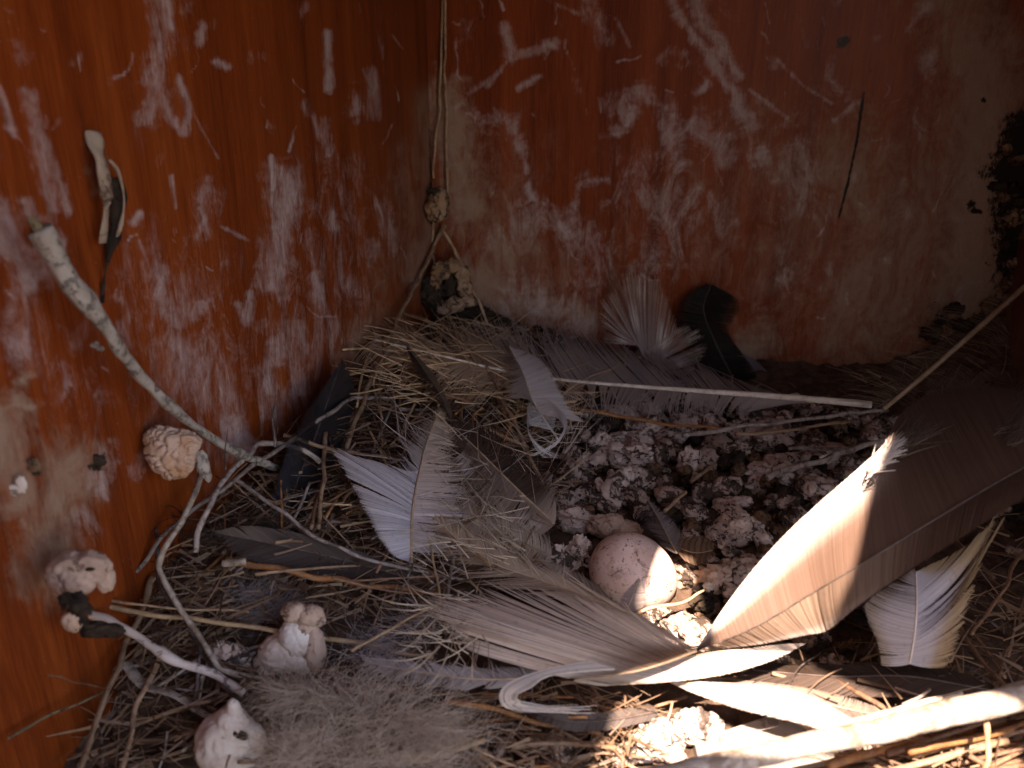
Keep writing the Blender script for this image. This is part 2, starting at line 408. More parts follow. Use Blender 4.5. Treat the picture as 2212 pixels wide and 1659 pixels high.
def board(name, o, du, us, zs, mat, stains, thick, nrm):
    U, Z = np.meshgrid(us, zs); U = U.ravel(); Z = Z.ravel(); nu, nz_ = len(us), len(zs)
    X = o.x + du.x * U; Y = o.y + du.y * U
    idx = np.arange(nu * nz_).reshape(nz_, nu)
    fr_ = np.stack([idx[:-1, :-1].ravel(), idx[:-1, 1:].ravel(), idx[1:, 1:].ravel(), idx[1:, :-1].ravel()], 1)
    n0 = nu * nz_
    vs = np.stack([X, Y, Z], 1)
    # closed back so the board has its real thickness
    bk = [vs[idx[0, 0]], vs[idx[0, -1]], vs[idx[-1, -1]], vs[idx[-1, 0]]]
    bk = [b - np.array(nrm) * thick for b in bk]
    vs = np.vstack([vs, np.array(bk)])
    fs = [tuple(f) for f in fr_.tolist()]
    fs += [(n0, n0 + 3, n0 + 2, n0 + 1), tuple(idx[0, :].tolist()[::-1]) + (n0, n0 + 1), tuple(idx[-1, :].tolist()) + (n0 + 2, n0 + 3),
           tuple(idx[:, 0].tolist()) + (n0 + 3, n0), tuple(idx[:, -1].tolist()[::-1]) + (n0 + 1, n0 + 2)]
    me = bpy.data.meshes.new(name); me.from_pydata(vs.tolist(), [], fs); me.update()
    # stains and the groove's shade were seen in the photograph; here they are fixed to the board itself
    rx = vs[:, 0]; ry = vs[:, 1]; rz = vs[:, 2] - H
    dep = ry * math.cos(TH) - rz * math.sin(TH); up = ry * math.sin(TH) + rz * math.cos(TH)
    dep = np.maximum(dep, .02); px = CX + rx / dep * F; py = CY - up / dep * F
    cols = np.zeros((len(vs), 4), dtype=np.float32); cols[:, 3] = 1
    for k in range(3): cols[:, k] = stain_field(px, py, stains[k])
    a = me.color_attributes.new('stain', 'FLOAT_COLOR', 'POINT'); a.data.foreach_set('color', cols.ravel())
    o_ = link(name, me, mat, sm=False); o_['kind'] = 'structure'; return o_

LW = [([(0, 470), (70, 560)], 50, .35), ([(345, 0), (350, 60), (338, 130), (332, 250)], 20, .62), ([(358, 5), (366, 60)], 9, .8), ([(440, 55), (432, 92)], 8, .8), ([(395, 290), (412, 240), (385, 170)], 8, .75),
 ([(345, 200), (380, 275)], 7, .7), ([(705, 75), (711, 190)], 7, .9), ([(470, 133), (492, 147)], 7, .8), ([(60, 200), (90, 330), (112, 445)], 15, .62), ([(95, 290), (148, 455)], 9, .55),
 ([(0, 190), (30, 290)], 7, .7), ([(22, 275)], 10, .9), ([(775, 215), (772, 250)], 14, .75), ([(803, 165), (810, 245)], 12, .5), ([(660, 225), (690, 290)], 8, .55), ([(700, 260), (712, 330)], 8, .55),
 ([(585, 338), (588, 410)], 4, .95), ([(612, 385), (622, 450), (600, 540), (590, 612)], 27, .78), ([(445, 430), (425, 500), (385, 600)], 24, .42), ([(345, 600), (350, 660), (395, 695), (430, 650)], 20, .62),
 ([(440, 470), (425, 510)], 7, .7), ([(715, 455), (715, 500)], 15, .62), ([(750, 450), (785, 520)], 18, .5), ([(830, 440), (850, 530)], 16, .5), ([(683, 590), (690, 640)], 14, .72),
 ([(515, 660), (540, 690), (545, 645)], 10, .65), ([(620, 740), (575, 790), (600, 850)], 20, .62), ([(640, 700), (645, 850), (605, 890)], 22, .62), ([(390, 760), (430, 820), (470, 880)], 58, .50),
 ([(495, 920), (530, 965)], 24, .8), ([(0, 500), (60, 575)], 36, .72), ([(90, 470), (120, 530)], 16, .6), ([(50, 440), (60, 460)], 12, .7), ([(250, 640), (290, 740)], 20, .5), ([(300, 465), (288, 480)], 7, .9),
 ([(370, 380), (380, 450)], 4, .7), ([(420, 250), (470, 340)], 3, .5), ([(20, 690), (40, 760)], 26, .4), ([(140, 790), (150, 830)], 10, .4), ([(540, 520), (480, 490)], 4, .5), ([(215, 1030), (235, 990)], 22, .42),
 ([(180, 1160), (190, 1120)], 22, .4), ([(300, 520), (340, 620)], 3, .4), ([(730, 560), (770, 640)], 22, .4), ([(650, 20), (650, 60)], 6, .3), ([(820, 30), (830, 200)], 5, .3),
 ([(560, 900), (575, 860)], 14, .5), ([(290, 1030), (350, 920)], 14, .35), ([(380, 620), (430, 900)], 90, .36), ([(720, 440), (640, 900)], 80, .34), ([(60, 650), (180, 850)], 60, .25), ([(340, 100), (350, 260)], 45, .22)]
LT = [([(0, 900), (25, 980), (40, 1060)], 40, .85), ([(150, 1000), (125, 1100), (85, 1230)], 55, .75), ([(0, 900), (30, 870), (70, 880)], 12, .9), ([(55, 820)], 16, .8), ([(100, 1150), (70, 1260)], 40, .6), ([(935, 220), (925, 420), (900, 600)], 34, .62),
 ([(880, 330), (860, 520), (820, 700)], 44, .42), ([(760, 770), (820, 690)], 40, .6), ([(200, 310), (215, 400)], 16, .5)]
LDK = [([(938, -20), (936, 200), (932, 480)], 6, .8), ([(210, 995)], 16, .9), ([(75, 1000)], 18, .6), ([(60, 495), (110, 560)], 10, .3)]  # first stroke paints the dark of the corner groove onto the wall
BW = [([(1040, 268), (1095, 262), (1130, 315)], 13, .6), ([(1095, 60), (1105, 135), (1190, 95)], 9, .68), ([(1105, 125), (1052, 185)], 5, .7), ([(1165, 165), (1120, 190)], 6, .7), ([(1275, 5), (1285, 45), (1310, 85)], 12, .65),
 ([(1450, 0), (1500, 80), (1600, 220)], 9, .75), ([(1492, 0), (1530, 60), (1572, 142)], 14, .68), ([(1585, 150), (1598, 165)], 8, .8), ([(1530, 135), (1605, 215)], 9, .6), ([(1590, 225), (1622, 270)], 11, .7),
 ([(1335, 230), (1385, 208), (1440, 250), (1450, 340)], 20, .58), ([(1340, 270), (1365, 245)], 14, .8), ([(1500, 265), (1570, 330)], 24, .55), ([(1640, 340)], 15, .85), ([(1520, 185)], 12, .85), ([(1245, 440), (1250, 400), (1310, 390)], 8, .6),
 ([(1128, 320), (1135, 370)], 6, .7), ([(1140, 400), (1150, 430)], 8, .9), ([(1230, 500), (1285, 540), (1280, 600)], 27, .55), ([(1210, 480), (1240, 510)], 12, .8), ([(1360, 400), (1480, 470), (1410, 550)], 55, .42), ([(1130, 480), (1200, 470)], 40, .42),
 ([(1010, 200), (1060, 170)], 5, .5), ([(1110, 640), (1250, 690)], 30, .5), ([(1680, 130), (1745, 195), (1800, 225)], 4, .6), ([(1620, 195), (1700, 255)], 4, .6), ([(1800, 120), (1790, 170), (1830, 215)], 7, .5),
 ([(1860, 215), (1800, 260)], 5, .5), ([(1960, 60), (2010, 10)], 7, .6), ([(2010, 130), (1995, 160)], 12, .6), ([(1720, 300), (1735, 420)], 34, .40), ([(1250, 30), (1180, 0)], 4, .5), ([(1360, 100), (1330, 40)], 4, .5), ([(1720, 20), (1740, 100)], 6, .4)]
BT = [([(965, 215), (985, 330), (1010, 450)], 34, .95), ([(1000, 450), (1080, 500), (1180, 600)], 66, .60), ([(1020, 600), (1130, 660), (1260, 690)], 46, .85), ([(1700, 330), (1750, 480), (1700, 600)], 100, .50), ([(1830, 380), (1990, 520), (1880, 660)], 120, .74),
 ([(2060, 0), (2100, 200), (2060, 400)], 75, .78), ([(2130, 150), (2120, 480), (2090, 640)], 75, 1.05), ([(1980, 260), (1920, 330)], 60, .45), ([(1640, 745), (1600, 790)], 30, .9), ([(1480, 560), (1600, 660)], 80, .35), ([(1980, 10), (2020, 40)], 12, .7),
 ([(1090, 280), (1040, 400)], 30, .35), ([(1060, 380), (1110, 600)], 110, .40), ([(1320, 620), (1480, 440), (1640, 640)], 105, .38), ([(1560, 320), (1640, 420)], 60, .3), ([(2000, 700), (1750, 720)], 60, .45)]
BDK = [([(2205, 300), (2190, 390), (2200, 500), (2205, 640)], 42, .95), ([(2160, 380)], 30, .8), ([(2150, 690), (2040, 700)], 26, .8), ([(1815, 86), (1825, 82)], 9, .95), ([(2098, 452)], 9, .9), ([(2100, 458), (2118, 460)], 5, .9), ([(1040, 40), (1042, 20)], 8, .6),
 ([(2125, 215)], 6, .9), ([(1905, 0), (1892, 90), (1880, 160)], 5, .40), ([(1866, 200), (1850, 310), (1830, 400), (1812, 470)], 2.4, .95)]
HT = .44; FW = .39
_r = random.Random(44)
def scuffs(x0, x1, y0, y1, n, m):
    out = []
    for _ in range(n):                                  # fine curved scratches
        x, y = _r.uniform(x0, x1), _r.uniform(y0, y1) ; an = _r.gauss(1.2, .7); l = _r.uniform(14, 60); q = [(x, y)]
        for _k in range(_r.choice([2, 3, 4])):
            x += math.cos(an) * l / 3; y += math.sin(an) * l / 3; an += _r.gauss(0, .4); q.append((x, y))
        out.append((q, _r.uniform(1.4, 2.6), _r.uniform(.35, .7)))
    for _ in range(m):                                  # small faint dabs
        x, y = _r.uniform(x0, x1), _r.uniform(y0, y1); out.append(([(x, y), (x + _r.gauss(0, 9), y + _r.gauss(0, 14))], _r.uniform(5, 16), _r.uniform(.22, .48)))
    return out
LW += scuffs(0, 930, 0, 900, 45, 36); BW += scuffs(970, 2150, 0, 700, 60, 60)
zl = np.concatenate([np.arange(-.03, .40, .0009), [.42, HT]])
board('left_wall', CORNER, DL, np.concatenate([np.arange(0, .52, .0010), np.arange(.55, .99, .05)]), zl, M['wall_l'], (LW, LT, LDK), .014, tuple(DR))
board('back_wall', CORNER, DR, np.arange(0, BACKLEN + .008, .0009), zl, M['wall_b'], (BW, BT, BDK), .014, tuple(DL))
RC = CORNER + DR * BACKLEN
board('right_wall', RC, DL, np.arange(.0, .46, .004), np.arange(-.03, HT + .01, .01), M['wall_b'], ([], [([(2212, 700), (2212, 900)], 200, .6)], []), .014, tuple(-DR))  # real corner, but its length is shaped to let daylight in from the right
FC = CORNER + DL * .985
board('front_shade_board', FC, DR, np.arange(0, FW, .02), np.arange(-.03, HT + .01, .02), M['wall_b'], ([], [], []), .014, tuple(-DL))  # unseen board added behind the camera to dim the back wall
def slab(name, poly, z0, z1, mat, kind='structure'):
    n = len(poly); vs = [(p.x, p.y, z0) for p in poly] + [(p.x, p.y, z1) for p in poly]
    fs = [tuple(range(n))[::-1], tuple(range(n, 2 * n))] + [(i, (i + 1) % n, n + (i + 1) % n, n + i) for i in range(n)]
    o = link(name, mesh(name, vs, fs), M[mat], sm=False); o['kind'] = kind; return o
e0 = CORNER - DR * .014 - DL * .014
slab('floor', [e0, e0 + DR * (BACKLEN + .028), e0 + DR * (BACKLEN + .028) + DL * 1.0, e0 + DL * 1.0], -.045, -.031, 'wall_l')
slab('ground', [Vector((-6, -6, 0)), Vector((6, -6, 0)), Vector((6, 6, 0)), Vector((-6, 6, 0))], -1.3, -1.25, 'soil')
# roof: unseen board added for shade, its gap shaped to cast the sun patch
def at_roof(p, z): return p + SUN * ((z - p.z) / SUN.z)
def Z0(x, y): return Vector((x, y, 0))
gap = [G(1438, 1150, .026), G(1374, 1318, .012), Z0(.060, .326), Z0(.083, .311), Z0(.083, .303), Z0(.062, .292), Z0(.044, .285), Z0(.036, .262), G(1250, 1700, 0), G(2400, 1700, .02), G(2300, 1480, .06), G(1782, 1372, .038), G(1840, 1240, .069), G(1882, 1040, .083),
       G(1932, 930, .095), G(1900, 925, .095), G(1745, 1060, .078), G(1595, 1215, .055), G(1530, 1345, .006), G(1492, 1215, .008)]
gap = [at_roof(p, HT) for p in gap]
from mathutils.geometry import tessellate_polygon
r0_, r1_ = e0 - DL * 0, e0 + DR * (BACKLEN + .028)
outer = [Vector((p.x, p.y, HT)) for p in (r0_, r1_, r1_ + DL * .98, r0_ + DL * .98)]
vv = [tuple(p) for p in outer + gap]
tf = [tuple(f) for f in tessellate_polygon([outer, gap])]
rm = mesh('sun_mask_roof', vv, tf); ro_ = link('sun_mask_roof', rm, M['wall_l'], sm=False); ro_['kind'] = 'structure'
sol = ro_.modifiers.new('thick', 'SOLIDIFY'); sol.thickness = .006; sol.offset = 1

# ------------------------------------------------------------------ the litter bed
def litter_bed():
    q = e0 + DR * .0145 + DL * .0145; vs = []; fs = []; nu, nv = 190, 230
    for j in range(nv):
        for i in range(nu):
            p = q + DR * (BACKLEN - .001) * (i / (nu - 1)) + DL * (.56 * j / (nv - 1)); p.z = 0
            z = terr(p.x, p.y) + .004 * noise.noise(p * 45) + .0035 * noise.noise(p * 130) + .0022 * noise.noise(p * 330) - .004
            vs.append((p.x, p.y, z))
    for j in range(nv - 1):
        for i in range(nu - 1):
            a = j * nu + i; fs.append((a, a + nu, a + nu + 1, a + 1))
    o = link('litter', mesh('litter', vs, fs), M['soil'])
    tag(o, 'dark crumbly nest litter covering the floor of the box', 'litter', None, 'stuff')
litter_bed()

# ------------------------------------------------------------------ egg
def egg():
    c = G(1371, 1262, .0); c = Dp(1369, 1238, depth(c) - .004)
    bm = bmesh.new(); bmesh.ops.create_uvsphere(bm, u_segments=64, v_segments=48, radius=1)
    a, b_ = .0190, .0160; sc = pxm(c) / .000192
    for v in bm.verts:
        x = v.co.x; k = 1 - .10 * x
        v.co = Vector((x * a, v.co.y * b_ * k, v.co.z * b_ * k)) * (1 + .006 * noise.noise(v.co * 3))
    me = bpy.data.meshes.new('egg'); bm.to_mesh(me); bm.free()
    o = link('egg', me, M['egg']); k = 98 * pxm(c) / a * 1.0; o.scale = (k, k, k)
    o.location = c; o.rotation_euler = (R(10), R(24), R(-8))
    tag(o, 'pinkish white speckled egg lying on the litter, its right side in the sun', 'egg')
    return o
egg()

# ------------------------------------------------------------------ heap of crusted droppings
variants = []
for k in range(14):
    rnd = random.Random(100 + k); nb = rnd.choice([1, 1, 2, 2, 3]); parts = []; c = Vector((0, 0, 0)); r = 1
    an = rnd.uniform(0, 6.28)
    for j in range(nb):
        parts.append((tuple(c), (r * rnd.uniform(.85, 1.2), r * rnd.uniform(.7, 1), r * rnd.uniform(.6, .85))))
        c = c + Vector((math.cos(an), math.sin(an), rnd.uniform(-.25, .3))) * r * 1.15; an += rnd.uniform(-.9, .9); r *= rnd.uniform(.65, .95)
    parts = [(tuple(x * .007 for x in p), tuple(x * .007 for x in q)) for p, q in parts]
    variants.append(blob_mesh('dropping_lump', parts, 4, .26, 1.8, .75, k))
def inpoly(x, y, poly):
    c = False; j = len(poly) - 1
    for i in range(len(poly)):
        xi, yi = poly[i]; xj, yj = poly[j]
        if (yi > y) != (yj > y) and x < (xj - xi) * (y - yi) / (yj - yi) + xi: c = not c
        j = i
    return c
EGG = G(1369, 1262, .008)
def scatter(poly, n, rmin, rnd, tries=6000):
    xs = [p[0] for p in poly]; ys = [p[1] for p in poly]; out = []
    for _ in range(tries):
        x = rnd.uniform(min(xs), max(xs)); y = rnd.uniform(min(ys), max(ys))
        if not inpoly(x, y, poly): continue
        p = G(x, y, 0)
        if (p - EGG).length < .0305: continue
        if all((p - q).length > rmin for q in out): out.append(p)
        if len(out) >= n: break
    return out
def lump_copy(me, mat, loc, s, rnd, label, group, name='dropping_lump', cat_='dropping'):
    m2 = lumpmesh(me, mat); o = bpy.data.objects.new(name, m2); COL.objects.link(o); o.location = loc
    o.scale = (s, s * rnd.uniform(.85, 1.1), s * rnd.uniform(.8, 1.05)); o.rotation_euler = (rnd.uniform(-.5, .5), rnd.uniform(-.5, .5), rnd.uniform(0, 6.28))
    return tag(o, label, cat_, group)
_lm = {}
def lumpmesh(i, mat):
    if (i, mat) not in _lm:
        m = variants[i].copy(); m.name = 'dropping_lump'; m.materials.clear(); m.materials.append(M[mat]); m.polygons.foreach_set('use_smooth', [True] * len(m.polygons)); _lm[(i, mat)] = m
    return _lm[(i, mat)]
rnd = random.Random(5)
heap = [(1215, 985), (1330, 905), (1500, 850), (1700, 880), (1900, 900), (2000, 960), (1950, 1000), (1820, 1080), (1700, 1170), (1590, 1290), (1520, 1390), (1480, 1300), (1475, 1160), (1400, 1130), (1290, 1130), (1200, 1090)]
for p in scatter(heap, 260, .006, random.Random(15)):
    lump_copy(rnd.randrange(14), rnd.choice(['lump_brown', 'dark', 'lump_dirty']), p + Vector((0, 0, rnd.uniform(-.001, .002))), rnd.uniform(.22, .5), rnd, 'small dull crumb packed between the pale droppings of the heap', 'small crumbs in the heap', 'litter_crumb', 'crumb')
LB = {'lump': 'pinkish white crusted dropping lump among many in the heap behind the egg', 'lump_dirty': 'soiled mauve crusted dropping lump in the heap behind the egg', 'lump_brown': 'brown crumbly lump lying among the pale droppings behind the egg', 'dark': 'blackish crumb lying among the pale droppings behind the egg'}
for p in scatter(heap, 190, .0122, rnd):
    k = rnd.randrange(14); mt = rnd.choice(['lump', 'lump', 'lump_dirty', 'lump_dirty', 'lump_dirty', 'lump_brown', 'dark'])
    s = rnd.uniform(.8, 1.6) * (.7 if mt in ('lump_brown', 'dark') else 1)
    lump_copy(k, mt, p + Vector((0, 0, .002 + .002 * rnd.random())), s, rnd, LB[mt], {'lump': 'pale droppings in the heap', 'lump_dirty': 'soiled droppings in the heap', 'lump_brown': 'brown crumbs in the heap', 'dark': 'blackish crumbs in the heap'}[mt])
# the same crust further out, half hidden
for poly, n, txt, grp in (([(1900, 880), (2212, 800), (2212, 1250), (2150, 1180), (2050, 1000)], 16, 'soiled crusted dropping in the dark right corner of the box', 'droppings in the right corner'),
                     ([(1560, 1300), (1850, 1290), (1870, 1430), (1540, 1440)], 16, 'soiled crusted dropping under the big brown feather', 'droppings under the brown feather'),
                     ([(990, 690), (1100, 690), (1280, 740), (1100, 740)], 14, 'small soiled dropping crumb at the foot of the back wall', 'crumbs along the back wall'),
                     ([(1010, 1600), (1370, 1600), (1370, 1659), (1010, 1659)], 12, 'soiled crumb at the bottom edge beside the sunlit patch', 'crumbs at the bottom edge')):
    for p in scatter(poly, n, .009, rnd, 800):
        lump_copy(rnd.randrange(14), rnd.choice(['lump_dirty', 'lump_dirty', 'dark', 'lump_brown']), p + Vector((0, 0, .001)), rnd.uniform(.5, .95), rnd, txt, grp)

def lump(name, label, cat_, px, py, h, parts, mat, mode='g', amp=.2, fr=1.6, pit=.3, sub=5, seed=1, kids=()):
    """parts in view pixels: (dx, dy, dz_towards_viewer, rx, ry(depth), rz)"""
    o0 = P((px, py, h), mode); s = pxm(o0)
    def cv(ps): return [((a * s, -c * s, -b * s), (ra * s, rb * s, rc * s)) for a, b, c, ra, rb, rc in ps]
    me = blob_mesh(name, cv(parts), sub, amp, fr, pit, seed); o = link(name, me, M[mat]); o.location = o0; tag(o, label, cat_)
    for kn, km, kp in kids:
        m2 = blob_mesh(kn, cv(kp), 4, *((.3, 2.2, .5) if km == 'dark' else (.13, 1.5, .2)), seed + 3); link(kn, m2, M[km], o)
    return o
lump('dried_dropping', 'round pinkish tan dropping stuck to the left wall under the whitened branch', 'dropping', 368, 975, .012, [(0, 0, 0, 56, 45, 52), (30, -18, 0, 38, 32, 30), (-22, -26, -4, 34, 30, 30), (8, 30, 4, 40, 34, 34)], 'lump_tan', 'l', .13, 1.3, .5, kids=[('ragged_edge', 'white', [(62, 35, -8, 16, 12, 34), (70, 62, -8, 9, 8, 18)])])
lump('dried_dropping', 'smooth pink dropping with a pale flap, resting on the whitened stick at lower left', 'dropping', 160, 1240, .018, [(0, 0, 0, 60, 50, 50), (40, -14, 0, 42, 34, 40), (62, 8, -4, 22, 18, 42)], 'lump_pink', 'l', .11, 1.4, .15, kids=[('dark_hole', 'dark', [(52, -32, 28, 10, 6, 4)])])
lump('dark_clot', 'dark clot wrapped round the head of the whitened stick at lower left', 'clot', 160, 1300, .03, [(0, 0, 0, 28, 20, 20), (-15, -14, 4, 14, 12, 12), (12, 20, 0, 24, 14, 14)], 'dark', 'l', .35, 2, .3, sub=4, seed=3)
lump('dark_clot', 'tan and black clot hanging under the whitened stick at lower left', 'clot', 195, 1350, .018, [(-28, -14, 2, 26, 14, 28), (10, 12, 0, 42, 16, 18), (44, 18, -4, 26, 14, 16)], 'dark', 'l', .4, 2, .5, sub=4, seed=4, kids=[('pale_rind', 'lump_tan', [(-34, -14, 8, 22, 12, 26)])])
lump('curled_dropping', 'chalky white curled dropping with a pink upper end, above the grey down', 'dropping', 630, 1400, .012, [(-18, 14, 0, 58, 42, 46), (14, -26, 0, 42, 34, 50), (28, 20, -4, 40, 30, 50), (-50, 40, 0, 40, 28, 26)], 'lump_white', 'g', .12, 1.2, .15, kids=[('pink_end', 'lump_pink', [(14, -88, -8, 30, 22, 26), (46, -84, -4, 32, 24, 24), (30, -58, -2, 30, 24, 26), (62, -66, -10, 16, 14, 14)]), ('brown_side', 'lump_pink', [(48, 0, 2, 28, 26, 62)])])
lump('white_ball', 'chalk white ball shaped dropping with a pointed top and dark hole, at the bottom left', 'dropping', 492, 1606, .012, [(0, 0, 0, 72, 62, 74), (14, -50, 0, 40, 36, 46), (24, -86, 0, 17, 16, 36), (44, 10, -6, 40, 36, 60)], 'lump_white', 'g', .08, 1.3, .12, seed=6, kids=[('dark_hole', 'dark', [(40, -46, 26, 15, 7, 13), (28, -56, 30, 8, 5, 7), (48, -30, 22, 7, 5, 9)])])
lump('shell_crust', 'hollow brown and white broken crust beside the white curled dropping', 'crust', 497, 1415, .008, [(-18, -4, 0, 30, 24, 30), (18, 4, 0, 22, 18, 28), (0, 22, 0, 34, 20, 16)], 'lump', 'g', .45, 2.2, .9, sub=4, seed=7)
lump('lacy_crust', 'small pink lacy crust above the hollow quill end', 'crust', 662, 1210, .006, [(-20, 4, 0, 24, 14, 12), (14, 0, 0, 26, 14, 16), (34, -6, 0, 14, 10, 10)], 'lump_pink', 'g', .6, 3, 1.0, sub=4, seed=8)
lump('corner_plug', 'orange brown crusty plug stuck in the wall corner below the two straws', 'crust', 945, 446, .022, [(0, 0, 0, 25, 18, 34), (6, -18, 0, 18, 14, 20), (-3, 22, 2, 18, 14, 12)], 'crust_brown', 'b', .3, 2, .5, sub=4, seed=9, kids=[('dark_top', 'dark', [(-6, -34, 4, 14, 8, 7)])])
lump('arched_crust', 'bone like arched pale crust in the corner between the leaning stems', 'crust', 975, 615, .03, [(-22, -30, 0, 22, 20, 20), (4, -42, 0, 20, 18, 16), (26, -22, 0, 17, 16, 24), (30, 6, 0, 18, 16, 22), (38, 36, 2, 18, 14, 14), (-34, -6, 0, 12, 12, 20), (6, 44, 4, 24, 18, 18), (-18, 54, 2, 22, 15, 13)], 'crust_brown', 'b', .25, 2, .5, sub=4, seed=10, kids=[('dark_side', 'dark', [(-44, 20, -4, 26, 20, 36), (-4, 8, -14, 16, 8, 30), (-30, 50, -2, 24, 16, 18)])])
lump('dark_clot', 'black clot with pale bits at the foot of the arched crust in the corner', 'clot', 1030, 680, .02, [(0, 0, 0, 34, 20, 18), (-40, 8, 0, 26, 18, 16), (36, 12, 0, 28, 16, 12)], 'dark', 'b', .4, 2, .5, sub=4, seed=11)
lump('pitted_dropping', 'white and purple pitted crust touching the left side of the egg', 'dropping', 1232, 1196, .006, [(-22, 8, 0, 26, 20, 30), (20, -12, 0, 22, 20, 34), (6, 28, 0, 26, 20, 24), (30, 24, 0, 16, 14, 20)], 'lump', 'g', .4, 2.2, .9, seed=12)
lump('rough_dropping', 'pink rough rounded dropping just above the left of the egg', 'dropping', 1235, 1122, .004, [(0, 0, 0, 38, 28, 30), (26, 10, 0, 28, 22, 22)], 'lump', 'g', .2, 2, .5, seed=13)
lump('smooth_dropping', 'smooth dull pink dropping touching the top of the egg', 'dropping', 1330, 1140, .004, [(-28, -4, 0, 34, 26, 26), (20, 6, 0, 36, 24, 22), (-6, -14, 0, 24, 20, 20)], 'lump_pink', 'g', .2, 1.6, .4, seed=14)
lump('round_dropping', 'largest round speckled dropping in the heap to the right of the egg', 'dropping', 1592, 1142, .005, [(0, 0, 0, 52, 38, 34), (26, 14, 0, 34, 26, 26), (14, 38, 0, 22, 18, 18)], 'lump', 'g', .2, 1.8, .5, seed=15)
for i, (x, y, a, b_, lb) in enumerate([(1400, 925, 34, 30, 'knobbly upright dropping under the white quill near the straw'), (1385, 880, 30, 30, 'brown and white dropping touching the underside of the white quill'), (1462, 885, 32, 32, 'rounded pink dropping just under the white quill'), (1522, 880, 38, 34, 'porous pink dropping with pits under the grey vane'),
     (1300, 960, 28, 26, 'pinkish dropping at the left end of the heap by the grass stems'), (1600, 975, 28, 24, 'small round pale dropping between the two crossing stems'), (1655, 950, 26, 28, 'white pitted dropping right under the double stem'), (1380, 980, 40, 22, 'long mauve dropping lying below the brown stem in the heap'),
     (1565, 1060, 34, 30, 'pale dropping above the largest round one'), (1490, 1000, 26, 36, 'upright ash coloured dropping in the middle of the heap'), (1640, 1230, 60, 26, 'flat cream crust against the edge of the big brown feather'), (1540, 1250, 40, 30, 'brown shell like crust to the right of the egg'), (1770, 1055, 44, 24, 'pale broad crust near the top edge of the brown feather')]):
    lump('dropping_lump', lb, 'dropping', x, y, .005, [(0, 0, 0, a, a * .8, b_), (a * .4, b_ * .5, 2, a * .6, a * .5, b_ * .6), (-a * .45, b_ * .35, 2, a * .55, a * .5, b_ * .55)], ('lump', 'lump', 'lump_dirty')[i % 3] if i != 11 else 'lump_tan', 'g', .32, 2.1, .8, 4, 20 + i)
lump('sunlit_dropping', 'pale crumbly dropping in full sun below the folded feathers, left one', 'dropping', 1425, 1595, .004, [(0, 0, 0, 48, 40, 40), (-26, 20, 0, 34, 28, 34), (24, 22, 0, 30, 24, 30)], 'lump', 'g', .3, 2.3, .8, seed=40)
lump('sunlit_dropping', 'pale crumbly dropping in full sun with a pink spot, right one', 'dropping', 1500, 1570, .004, [(0, 0, 0, 52, 40, 36), (34, 4, 0, 30, 26, 24), (-10, -26, 0, 26, 20, 18)], 'lump', 'g', .25, 2.3, .8, seed=41)
for i, (x, y, r_) in enumerate([(1400, 1320, 22), (1428, 1338, 24), (1462, 1326, 22), (1490, 1350, 22), (1440, 1362, 20), (1475, 1378, 20), (1412, 1360, 14), (1385, 1562, 16), (1385, 1630, 22), (1460, 1640, 24), (1590, 1650, 22)]):
    lump('sunlit_crumb', 'small glaring crumb among others in the sunlit patch', 'crumb', x + (14 if y < 1400 else 0), y + (16 if y < 1400 else 0), .0015, [(0, 0, 0, r_, r_ * .8, r_ * .8), (r_ * .5, r_ * .3, 0, r_ * .6, r_ * .5, r_ * .5)], 'lump', 'g', .35, 2.4, .8, 4, 50 + i)['group'] = 'sunlit crumbs'
lump('white_chip', 'tiny white chip at the tip of the short straw right of the egg', 'chip', 1530, 1268, .01, [(0, 0, 0, 11, 8, 12), (6, -6, 0, 8, 6, 6)], 'lump_white', 'g', .5, 3, .8, 3, 61)
rnd = random.Random(8)
for i in range(26):                                     # mould crust on the back wall at the right
    x = rnd.gauss(2190, 22); y = 300 + 350 * rnd.random()
    if x < 2140 + 0.12 * abs(y - 420): x = 2175
    o = lump('mould_clump', 'blackish mould clump on the right edge of the back wall', 'mould', x, y, .001, [(0, 0, 0, rnd.uniform(12, 24), 12, rnd.uniform(10, 24))], rnd.choice(['dark', 'lump_brown', 'dark', 'crust_brown']), 'b', .5, 2.4, .8, 3, 70 + i); o['group'] = 'mould clumps on the back wall'
for i in range(16):
    o = lump('mould_clump', 'blackish mould clump low in the right corner behind the leaning quill', 'mould', rnd.uniform(2010, 2212), rnd.uniform(660, 760), .006, [(0, 0, 0, rnd.uniform(14, 26), 14, rnd.uniform(10, 20))], rnd.choice(['dark', 'dark', 'lump_brown']), 'b', .5, 2.4, .8, 3, 100 + i); o['group'] = 'mould clumps in the right corner'
lump('wall_speck', 'round dark speck on the lower left wall, the right one of two', 'speck', 210, 994, .001, [(0, 0, 0, 16, 5, 14), (9, 4, 0, 9, 4, 8)], 'dark', 'l', .4, 2.5, .6, 4, 120)
lump('wall_speck', 'brown crusty speck in the tan stain at the left edge, the left one of two', 'speck', 74, 1008, .001, [(0, 0, 0, 16, 6, 22)], 'lump_brown', 'l', .4, 2.5, .6, 4, 121)
lump('wall_crust', 'pale curved crust under the brown speck at the left edge of the wall', 'crust', 32, 1058, .001, [(-8, 0, 0, 26, 6, 13), (16, -14, 0, 12, 5, 20)], 'lump_white', 'l', .3, 2.5, .3, 4, 122)

